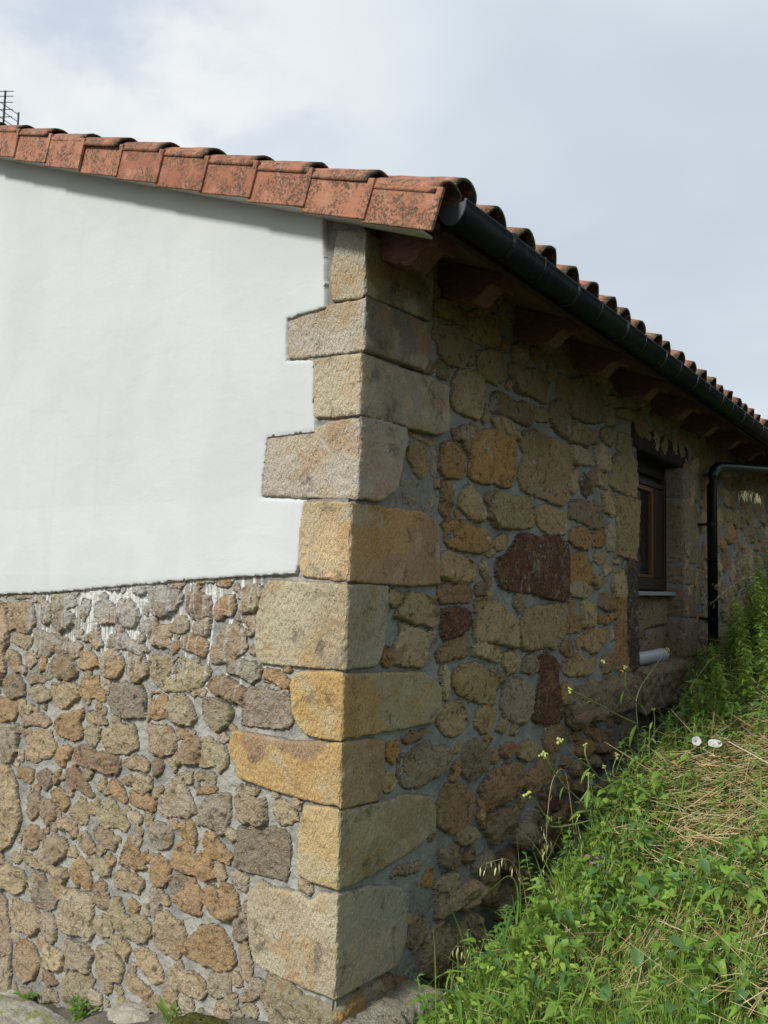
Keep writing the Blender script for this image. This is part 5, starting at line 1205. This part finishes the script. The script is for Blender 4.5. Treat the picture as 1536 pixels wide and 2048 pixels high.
budding('budding weed with two heads of green buds and paired narrow leaves', .42,
        [[(1.60, .30), (1.473, .36), (1.377, .541), (1.25, .63), (1.111, .705), (.922, .845), (.881, .872)], [(1.111, .705), (1.0, .80), (.96, .862)], [(1.377, .541), (1.42, .64), (1.44, .70)], [(1.3, .6), (1.36, .65), (1.37, .71)]],
        [(0, .008), (1, .008), (2, .005), (3, .005)],
        [(1.377, .541, .3, .85, .15, LANT), (1.377, .541, 2.8, .1, .12, LANT), (1.38, .53, -.9, -.8, .17, LANT), (1.42, .44, 2.3, -1.0, .16, LANT), (1.11, .70, 2.7, -.8, .06, LANT), (1.0, .8, -.6, -.3, .05, LANT)], 2)
budding('short upright budding weed with crowded leaves between the taller stems', .42,
        [[(2.05, .40), (1.962, .44), (1.86, .52), (1.776, .601), (1.726, .672), (1.79, .738)], [(1.80, .585), (1.72, .63), (1.70, .69)]],
        [(0, .008), (1, .005)], [(1.80, .59, 2.7, .1, .12, LANT), (1.81, .58, -.4, .2, .10, LANT), (1.86, .52, -.5, -.3, .12, OV), (1.78, .6, 1.0, .3, .09, LANT), (1.95, .45, 2.6, -.2, .12, OV)], 3)
budding('long leaning budding weed reaching left in front of the rubble', .45,
        [[(2.42, .44), (2.3, .47), (1.95, .55), (1.602, .643), (1.35, .75), (1.166, .83), (.999, .921)], [(1.35, .75), (1.30, .82), (1.32, .86)]],
        [(0, .008), (1, .005)], [(1.35, .75, 2.8, -.4, .09, LANT), (1.2, .81, -.3, .2, .07, LANT), (1.6, .64, .5, .5, .07, LANT)], 4)
budding('lowest budding weed, curving left towards the corner stones', .45,
        [[(2.0, .38), (1.887, .36), (1.65, .34), (1.409, .40), (1.2, .47), (1.006, .55), (.85, .63), (.752, .706), (.672, .751)], [(1.2, .47), (1.15, .53), (1.16, .57)]],
        [(0, .008), (1, .004)], [(1.4, .40, 2.6, -.7, .06, OV), (1.19, .47, -.6, -.9, .05, OV), (.9, .60, 1., .5, .06, LANT)], 5)

# ---- leafy weeds over the bank
q = np.random.RandomState(12)
def ring_ok(pts, p, r): return all((a-p[0])**2+(b-p[1])**2 > r*r for a, b in pts)
used = []
specs = []
for i in range(400):
    x, y = q.uniform(.12, 1.9), q.uniform(-.25, 5.0)
    if ring_ok(used, (x, y), .125): used.append((x, y)); specs.append((x, y))
for i, (x, y) in enumerate(specs[:185]):
    r = q.rand(); shade = x < .45
    if shade and y < 2.2: kind = (NET, .055, (.14, .30), [G3, G1, G3], 'nettle'); lb, ct, gp = 'dark green leafy nettle in the shade along the foot of the wall', 'nettle', 'nettles in the shade of the wall'  # darker leaf greens put the wall's shade into the colour
    elif r < .42: kind = (NET, .080, (.14, .38), [G1, G2, G3], 'nettle'); lb, ct, gp = 'nettle with toothed leaves growing on the sunlit grassy bank', 'nettle', 'nettles on the bank'
    elif r < .75: kind = (HEART, .070, (.14, .34), [G2, G1], 'bindweed'); lb, ct, gp = 'bindweed with arrow-shaped leaves scrambling over the dry straw', 'bindweed', 'bindweed over the straw'
    else: kind = (LAN, .13, (.14, .36), [G1, G2], 'leafy_weed'); lb, ct, gp = 'weed with long narrow leaves standing on the grassy bank', 'weed', 'narrow-leaved weeds on the bank'
    h = q.uniform(*kind[2]); leafy_stem(kind[4], lb, ct, gp, x, y, h, int(10+h*60), kind[0], kind[1]*q.uniform(.8, 1.2), kind[3], (q.uniform(-.05, .05), q.uniform(-.05, .05)), 100+i)
for i, (x, y, h) in enumerate(((.55, 3.9, .42), (.60, 4.5, .66), (.48, 4.7, .42), (.75, 4.0, .46), (.50, 3.5, .26), (.62, 3.2, .24), (.45, 4.2, .30), (.70, 4.9, .62), (.66, 3.6, .36), (.85, 3.4, .40), (.62, 4.2, .50), (.80, 2.9, .30), (.52, 5.2, .55), (.95, 3.0, .34), (.72, 3.4, .58), (.80, 3.6, .66), (.88, 3.2, .50), (.70, 3.9, .62), (.78, 3.1, .44), (.92, 3.5, .6), (.66, 4.3, .6), (.84, 3.9, .62), (.74, 2.75, .42), (.86, 2.85, .5), (.70, 4.6, .75), (.60, 3.8, .5), (.78, 4.2, .75), (.9, 3.7, .72))):
    leafy_stem('climbing_bindweed', 'tall tangle of bindweed leaves at the top of the bank beside the downpipe', 'bindweed', 'tall bindweed at the top of the bank', x, y, h, int(24+h*85), HEART, .088, [G2, G1, G4], (-.04, -.06), 300+i)
for i, (x, y, h) in enumerate(((.33, .55, .20), (.28, .9, .26), (.36, 1.15, .24), (.25, 1.35, .27), (.30, 1.6, .25), (.42, .85, .18), (.20, .62, .16), (.24, 1.1, .22), (.18, 1.5, .2), (.22, .42, .12), (.35, .3, .10), (.36, 1.8, .2), (.45, .45, .16), (.5, .7, .2), (.52, 1.0, .22), (.48, 1.4, .2), (.3, .75, .2), (.42, 1.25, .26), (.5, 1.7, .22), (.16, .85, .2), (.55, .35, .14), (.38, .6, .2), (.36, 1.9, .36), (.42, 2.2, .34), (.34, 2.4, .38), (.45, 2.5, .3), (.30, 1.45, .40), (.34, 1.0, .36), (.40, 1.6, .38), (.30, .75, .30), (.46, 2.0, .34), (.38, 2.75, .3))):
    leafy_stem('nettle', 'dark green leafy nettle in the shade along the foot of the wall', 'nettle', 'nettles in the shade of the wall', x, y, h, int(16+h*50), NET, .07, [G3, G1, G1], (q.uniform(-.05, .03), q.uniform(-.05, .03)), 400+i)  # leaf greens darkened here too for the wall's shade

# ---- tall single grass blades, traced in the plane x = const
def tall_blade(label, x, pts, w, col=G2):
    P = smooth_path([(x, u, z) for u, z in pts], 5); org = P[0]; n = len(P)
    t = np.linspace(0, 1, n); side = np.array([.35, .75, .0]); d = np.gradient(P, axis=0); d /= np.linalg.norm(d, axis=1, keepdims=True)
    view = np.array([-.58, .8, 0]); s = np.cross(d, view); s /= np.linalg.norm(s, axis=1, keepdims=True)+1e-9
    wd = (w*np.clip(1.05-t**2.2, .08, 1))[:, None]*.5; mid = P-org
    V = np.stack([mid-s*wd, mid+view*wd*.35, mid+s*wd], 1).reshape(-1, 3)
    F = np.array([(3*i+j, 3*i+j+1, 3*i+j+4, 3*i+j+3) for i in range(n-1) for j in (0, 1)])
    o = mesh_np('grass_blade', V, F, GRS, None, True, {'col': np.tile(np.array(col), (len(V), 1))}); o.location = org
    return tag(o, label, 'grass', 'tall grass blades at the bottom edge')
def onx(px, py, X):
    c = Vector((px-768, -(py-1024), -1700)); r = Matrix(RM) @ c; C = Vector((2.01538544, -2.59220203, 1.6)); t = (X-C.x)/r.x; p = C+r*t; return (p.y, p.z)
BL = [
 ('bent grass blade arching over the foot of the corner stone', .42, [(-.05, -.02), (-.115, .06), (-.175, .115), (-.26, .125), (-.40, .085)], .006, G2),
 ('very tall straight grass blade in front of the corner footing', .40, [(.06, .02), (.06, .15), (.05, .30), (.035, .40)], .005, G2),
 ('tall grass blade leaning left with a pale tip beside the wall', .42, [(.30, .02), (.26, .18), (.20, .33), (.11, .47)], .008, G1),
 ('grass blade folded over to the left like a hook', .44, [(.55, .05), (.60, .25), (.61, .38), (.54, .46), (.40, .455), (.20, .43)], .007, G2),
 ('broad blue green grass blade curling over to the right', .46, [(.45, .10), (.46, .25), (.52, .34), (.62, .38), (.70, .37)], .010, G3),
 ('long thin grass stalk slanting up to the right', .46, [(.40, .08), (.60, .27), (.80, .42), (1.02, .56)], .004, G2),
 ('coiled grass blade looping back towards the wall', .43, [(.32, .02), (.22, .07), (.12, .13), (.08, .20), (.12, .245), (.20, .23), (.30, .15)], .007, G2),
 ('thin upright grass blade between the nettles', .35, [(.80, .0), (.82, .2), (.81, .38), (.78, .55)], .006, G1),
 ('short pale grass blade at the foot of the corner', .38, [(-.02, -.02), (-.03, .06), (-.06, .13)], .005, STR2),
]
for b in BL: tall_blade(*b)
for i in range(26):
    x = q.uniform(.40, 1.5); y = q.uniform(-.1, 2.4); g0 = float(ground_z(x, y)); h = q.uniform(.14, .32); l = q.uniform(-.16, .16)
    o = tall_blade('long arching blade of green grass rising from the bank', x, [(y, g0-.01), (y+l*.3, g0+h*.5), (y+l, g0+h*.95), (y+l*1.9, g0+h*q.uniform(.8, 1.05)), (y+l*2.6, g0+h*q.uniform(.5, .85))], q.uniform(.005, .009), cvar(G2, 1)[0])
    o['group'] = 'arching grass blades on the bank'

# ---- oat grasses with hanging spikelets
def oat(label, x, pts, n, col, seed, group='oat grasses with hanging spikelets', L=.016, straight=False):
    P = smooth_path([(x, u, z) for u, z in pts], 5); org = P[0]; qq = np.random.RandomState(seed)
    e = empty('oat_grass', tuple(org), label, 'grass', group)
    stem_mesh('stalk', [[(x, u, z) for u, z in pts]], e, org, tuple(np.array(STR)*.8), .0020, .0011)
    k = len(P); idx = qq.randint(int(k*.55), k, n); v = VB(); a = P[idx]-org
    b = a+np.stack([qq.uniform(-.02, .02, n), qq.uniform(-.05, .03, n), qq.uniform(-.02, .01, n)], -1)
    PP, F, kk = sticks(a, b, np.full(n, .0004), np.full(n, .0003)); v.add(PP, F, np.array(col))
    T = leaf_template(interp_outline([(0, .02), (.3, .10), (.7, .06), (1, 0)]), 4, .6, .1)
    rot = rotz(qq.uniform(0, 6.28, n)) @ rotx(qq.normal(-1.25, .35, n)); v.leaves(T, b, rot, qq.uniform(.8, 1.5, n)*L*1.6, cvar(col, n))
    v.build('spikelets', DRY, e); return e
OC = (.50, .50, .22)
oat('oat grass nodding left in front of the round cobbles', .40, [(.80, .05), (.78, .25), (.72, .40), (.60, .50), (.42, .53)], 14, OC, 1)
oat('low oat grass with pale spikelets beside the footing', .42, [(.35, .0), (.33, .16), (.27, .26), (.16, .31)], 12, OC, 2)
oat('oat grass hanging straight down before the dark rubble', .40, [(1.35, .15), (1.25, .55), (1.16, .76), (1.03, .74), (.98, .60), (.97, .50), (.97, .40)], 18, OC, 3)
oat('dry pale oat head against the far wall by the downpipe', .62, [(4.6, 1.5), (4.6, 2.0), (4.4, 2.28), (4.1, 2.33), (3.7, 2.30)], 20, (.62, .55, .36), 4, L=.035)
oat('fine grass plume reaching left across the downpipe', .60, [(4.9, 1.5), (4.6, 1.80), (4.1, 1.86), (3.5, 1.76), (3.1, 1.64)], 34, (.36, .40, .15), 5, L=.014)
oat('second fine grass plume below the first', .60, [(4.8, 1.4), (4.4, 1.66), (3.9, 1.70), (3.3, 1.60), (3.0, 1.53)], 30, (.36, .40, .15), 6, L=.014)
oat('arching green oat grass over the leaves under the window', .55, [(3.7, 1.0), (3.6, 1.15), (3.2, 1.17), (2.9, 1.10), (2.65, 1.02)], 16, (.28, .40, .14), 7)

# ---- dry grass tuft under the window
def dry_tuft(x, y, seed, label):
    qq = np.random.RandomState(seed); z = float(ground_z(x, y)); n = 60; v = VB(); e = np.zeros((n, 3)); e[:, :2] = qq.normal(0, .03, (n, 2))
    P, F, k = blades(e, qq.uniform(0, 6.28, n), qq.uniform(.1, .9, n), qq.uniform(.10, .30, n), qq.uniform(.0015, .003, n), qq.uniform(.4, 1.8, n), 5)
    v.add(P, F, np.repeat(cvar((.36, .27, .12), n, .3), k, 0)); o = v.build('dry_grass_tuft', DRY); o.location = (x, y, z+.02); tag(o, label, 'grass', 'dry grass tufts under the window')
for i, (x, y) in enumerate(((.30, 3.0), (.38, 3.5), (.30, 3.8), (.45, 3.2), (.36, 4.3), (.28, 2.6))): dry_tuft(x, y, 60+i, 'tuft of dry brown grass growing below the ledge and waste pipe')
# ---- thick bent straw stalks
for i, (a, b, c) in enumerate((((.66, 2.75, .70), (.62, 2.95, .98), (.60, 3.25, .80)), ((.72, 2.55, .70), (.66, 2.9, .95), (.66, 3.2, .78)), ((.74, 2.3, .62), (.70, 2.6, .90), (.68, 2.7, .66)),
        ((.66, 2.42, .58), (.62, 2.47, .80), (.62, 2.49, .84)), ((.80, 2.0, .56), (.74, 2.5, .78), (.80, 2.8, .74)), ((.7, 1.5, .44), (.62, 2.2, .60), (.66, 2.6, .68)), ((.62, .9, .22), (.60, 1.3, .40), (.62, 1.75, .50)), ((.58, .95, .20), (.58, 1.3, .36), (.60, 1.8, .46)))):
    m = MB(); m.tube(local([a, b, c], a), .0032, 6); o = m.build('straw_stalk', DRY); o.location = a; colattr(o, STR); tag(o, 'thick golden straw stalk bent over on the bank', 'straw stalk', 'bent straw stalks on the bank')

# ---- flowers
def bindweed_flower(label, p, face, r):
    m = []; n = 20; V = [(0, 0, -.9*r)]; F = []
    rings = ((.12, -.75), (.25, -.3), (.55, -.05), (1., .06))
    for rr_, z in rings:
        for k in range(n):
            a = 2*math.pi*k/n; w = 1+.05*math.cos(5*a); V.append((rr_*r*w*math.cos(a), rr_*r*w*math.sin(a), z*r+.05*r*math.sin(3*a)*(rr_ > .9)))
    V2 = V[1:]; F = [(i*n+k, i*n+(k+1) % n, (i+1)*n+(k+1) % n, (i+1)*n+k) for i in range(3) for k in range(n)]
    o = mesh_np('bindweed_flower', np.array(V2), np.array(F), PET, None, True, {'col': np.tile(np.array((.80, .80, .78)), (len(V2), 1))})
    o.location = p; o.rotation_euler = Vector(face).to_track_quat('Z', 'Y').to_euler(); tag(o, label, 'flower'); 
    s = MB(); s.tube([(0, 0, -.7*r), (.01, 0, -2*r), (.0, .01, -4.5*r)], .0018, 6); st = s.build('flower_stalk', STEM, o, smooth=True); colattr(st, (.35, .38, .12)); return o
fp = lambda a, b, X: (X, *onx(a, b, X))
bindweed_flower('wide open white bindweed flower above the golden straw', fp(1430, 1487, .84), (.10, -.45, .8), .034)
bindweed_flower('smaller round white bindweed flower, seen from its side near the dark rubble', fp(1393, 1482, .74), (.4, -.85, .35), .024)
def small_flowers(name, label, cat, x, y, h, col, n, r, seed):
    z = float(ground_z(x, y)); org = (x, y, z); e = empty(name, org, label, cat); qq = random.Random(seed)
    tips = [(x+qq.uniform(-.03, .03), y+qq.uniform(-.04, .04), z+h+qq.uniform(-.03, .02)) for _ in range(n)]
    stem_mesh('stem', [[(x, y, z), (x+.01, y, z+h*.6), t] for t in tips], e, org, G1, .0015, .0008)
    for k, t in enumerate(tips):
        v = VB(); m_ = 5; rot = rotz(np.arange(m_)*2*math.pi/m_+qq.random()) @ rotx(np.full(m_, .5)); v.leaves(OV, np.tile(np.array(t)-np.array(org), (m_, 1)), rot, np.full(m_, r), cvar(col, m_)); v.build('flower', PET, e)
    q2 = np.random.RandomState(seed); k = 9; v = VB(); pos = np.stack([np.zeros(k), np.zeros(k), np.linspace(.02, h*.8, k)], -1); v.leaves(OV, pos, rotz(np.arange(k)*2.4) @ rotx(q2.normal(.1, .2, k)), np.full(k, .05), cvar(G1, k)); v.build('leaf_cluster', LEAF, e)
small_flowers('purple_flower', 'small purple flowers of a weed near the wall, left side of the bank', 'flower', .60, 1.02, .17, (.55, .18, .62), 5, .018, 5)
small_flowers('yellow_flower', 'small yellow flower low in the bright green grass', 'flower', .90, .36, .06, (.75, .68, .05), 1, .018, 6)
small_flowers('yellow_flower', 'tiny yellow flower amid straw in the middle of the bank', 'flower', 1.10, .66, .05, (.75, .68, .05), 1, .014, 7)

# ---- foot of the gable wall
def wall_tuft(x, y, z, n, T, ls, label, seed, up=.9):
    qq = np.random.RandomState(seed); v = VB(); pos = np.stack([qq.normal(0, .018, n), qq.normal(-.01, .012, n), qq.uniform(0, .03, n)], -1)
    v.leaves(T, pos, rotz(qq.uniform(0, 6.28, n)) @ rotx(qq.uniform(.0, up, n)), qq.uniform(.6, 1.1, n)*ls, cvar(G1, n)); o = v.build('wall_weed', LEAF); o.location = (x, y, z); return tag(o, label, 'weed', 'small weeds at the foot of the gable wall')
wall_tuft(-1.86, -.04, -.47, 24, OV, .045, 'low small-leaved weed at the foot of the gable, furthest left', 1, .5)
wall_tuft(-1.42, -.04, -.40, 34, LANT, .085, 'bushy weed with narrow leaves below the pale stones of the gable', 2, 1.2)
wall_tuft(-.80, -.05, -.25, 22, LAN, .10, 'upright pale green weed left of the moss cushion', 3, 1.3)
def blob_rock(name, c, size, mat, label, cat, seed, amp=.12, n=40):
    u_ = np.linspace(0, 2*math.pi, n, endpoint=False); v_ = np.linspace(.02, math.pi-.02, n//2); U, V = np.meshgrid(u_, v_)
    D = np.stack([np.cos(U)*np.sin(V), np.sin(U)*np.sin(V), np.cos(V)], -1); k = .72
    D = np.sign(D)*np.abs(D)**k
    r = 1+amp*(fbm(D[..., 0]*2+D[..., 2], D[..., 1]*2-D[..., 2], 4, seed)+.45*fbm(D[..., 0]*8+D[..., 2]*5, D[..., 1]*8, 3, seed+3))
    P = (D*r[..., None]*np.array(size)).reshape(-1, 3); idx = np.arange(U.size).reshape(U.shape)
    F = np.stack([idx[:-1], np.roll(idx[:-1], -1, 1), np.roll(idx[1:], -1, 1), idx[1:]], -1).reshape(-1, 4)[:, ::-1]
    o = mesh_np(name, P, F, mat, None, True); o.location = c; return tag(o, label, cat)
blob_rock('rock_slab', (-1.45, -.30, -.475), (.62, .24, .10), LIME, 'broad pale limestone slab on the ground at the foot of the gable', 'rock', 3, .12, 90)
blob_rock('moss_cushion', (-.56, -.13, -.185), (.13, .09, .055), MOSS, 'brown green moss cushion on a stone at the foot of the corner', 'moss', 9, .16, 60)
blob_rock('footing_rock', (-.58, -.08, -.26), (.20, .12, .09), LIME, 'pale stone under the moss cushion', 'rock', 12, .15, 60)
blob_rock('footing_rock', (-.98, -.02, -.37), (.26, .09, .10), LIME, 'grey stone low in the gable between two small weeds', 'rock', 14, .15, 60)
blob_rock('footing_rock', (-1.95, -.02, -.60), (.25, .08, .12), LIME, 'grey stone at the foot of the gable by the left edge', 'rock', 15, .15, 60)

# ---- television antenna on the ridge, and the wire at the far end
ant = empty('tv_antenna', (-4.2, .92, z_deck(-4.2)+.1), 'dark television antenna mast with combs of rods above the roof ridge', 'antenna')
m = MB(); m.tube([(0, -.06, 0), (0, -.06, .62)], .008, 8); m.build('mast', SANT, ant)
m = MB(); m.tube([(0, .06, .14), (0, .06, .50)], .007, 8); m.build('upright', SANT, ant)
for i, z in enumerate((.18, .24, .30, .36, .42, .48)):
    m = MB(); m.tube([(0, -.10, z+.03), (0, .062, z)], .003, 6); m.build('rod', SANT, ant)
for i, z in enumerate((.40, .46, .52, .57, .61)):
    m = MB(); m.tube([(0, -.11, z-.02), (.05, -.02, z+.01)], .003, 6); m.build('rod', SANT, ant)

# ---- each weed gets a label that says where in its row it grows
ords = ['first', 'second', 'third', 'fourth', 'fifth', 'sixth', 'seventh', 'eighth', 'ninth', 'tenth', 'eleventh', 'twelfth', 'thirteenth', 'fourteenth', 'fifteenth']
groups_ = {}
for o in bpy.data.objects:
    if o.parent is None and o.get('group') and o['group'] in ('nettles in the shade of the wall', 'narrow-leaved weeds on the bank', 'bindweed over the straw', 'tall bindweed at the top of the bank', 'nettles on the bank', 'arching grass blades on the bank', 'dry grass tufts under the window', 'bent straw stalks on the bank'):
        groups_.setdefault(o['group'], []).append(o)
short = {'nettles in the shade of the wall': 'dark shaded nettle by the wall foot', 'narrow-leaved weeds on the bank': 'narrow-leaved weed', 'bindweed over the straw': 'arrow-leaved bindweed', 'tall bindweed at the top of the bank': 'tall bindweed near the downpipe',
         'nettles on the bank': 'sunlit nettle', 'arching grass blades on the bank': 'arching grass blade', 'dry grass tufts under the window': 'dry brown tuft under the window', 'bent straw stalks on the bank': 'thick golden bent straw'}
rows = ['nearest row', 'second row', 'third row', 'fourth row', 'fifth row', 'sixth row', 'farthest row']
Minv = M4.inverted()
def depth(o): return -(Minv @ o.location).z
def scrx(o): c = Minv @ o.location; return c.x/-c.z
for g_, os_ in groups_.items():
    os_.sort(key=depth); nr = max(1, min(7, round(len(os_)/6))); per = math.ceil(len(os_)/nr)
    for r in range(nr):
        for k, o in enumerate(sorted(os_[r*per:(r+1)*per], key=scrx)):
            o['label'] = short[g_]+', '+ords[k]+' from the left'+((' in the '+(rows[r] if r < nr-1 else 'farthest row')) if nr > 1 else '')
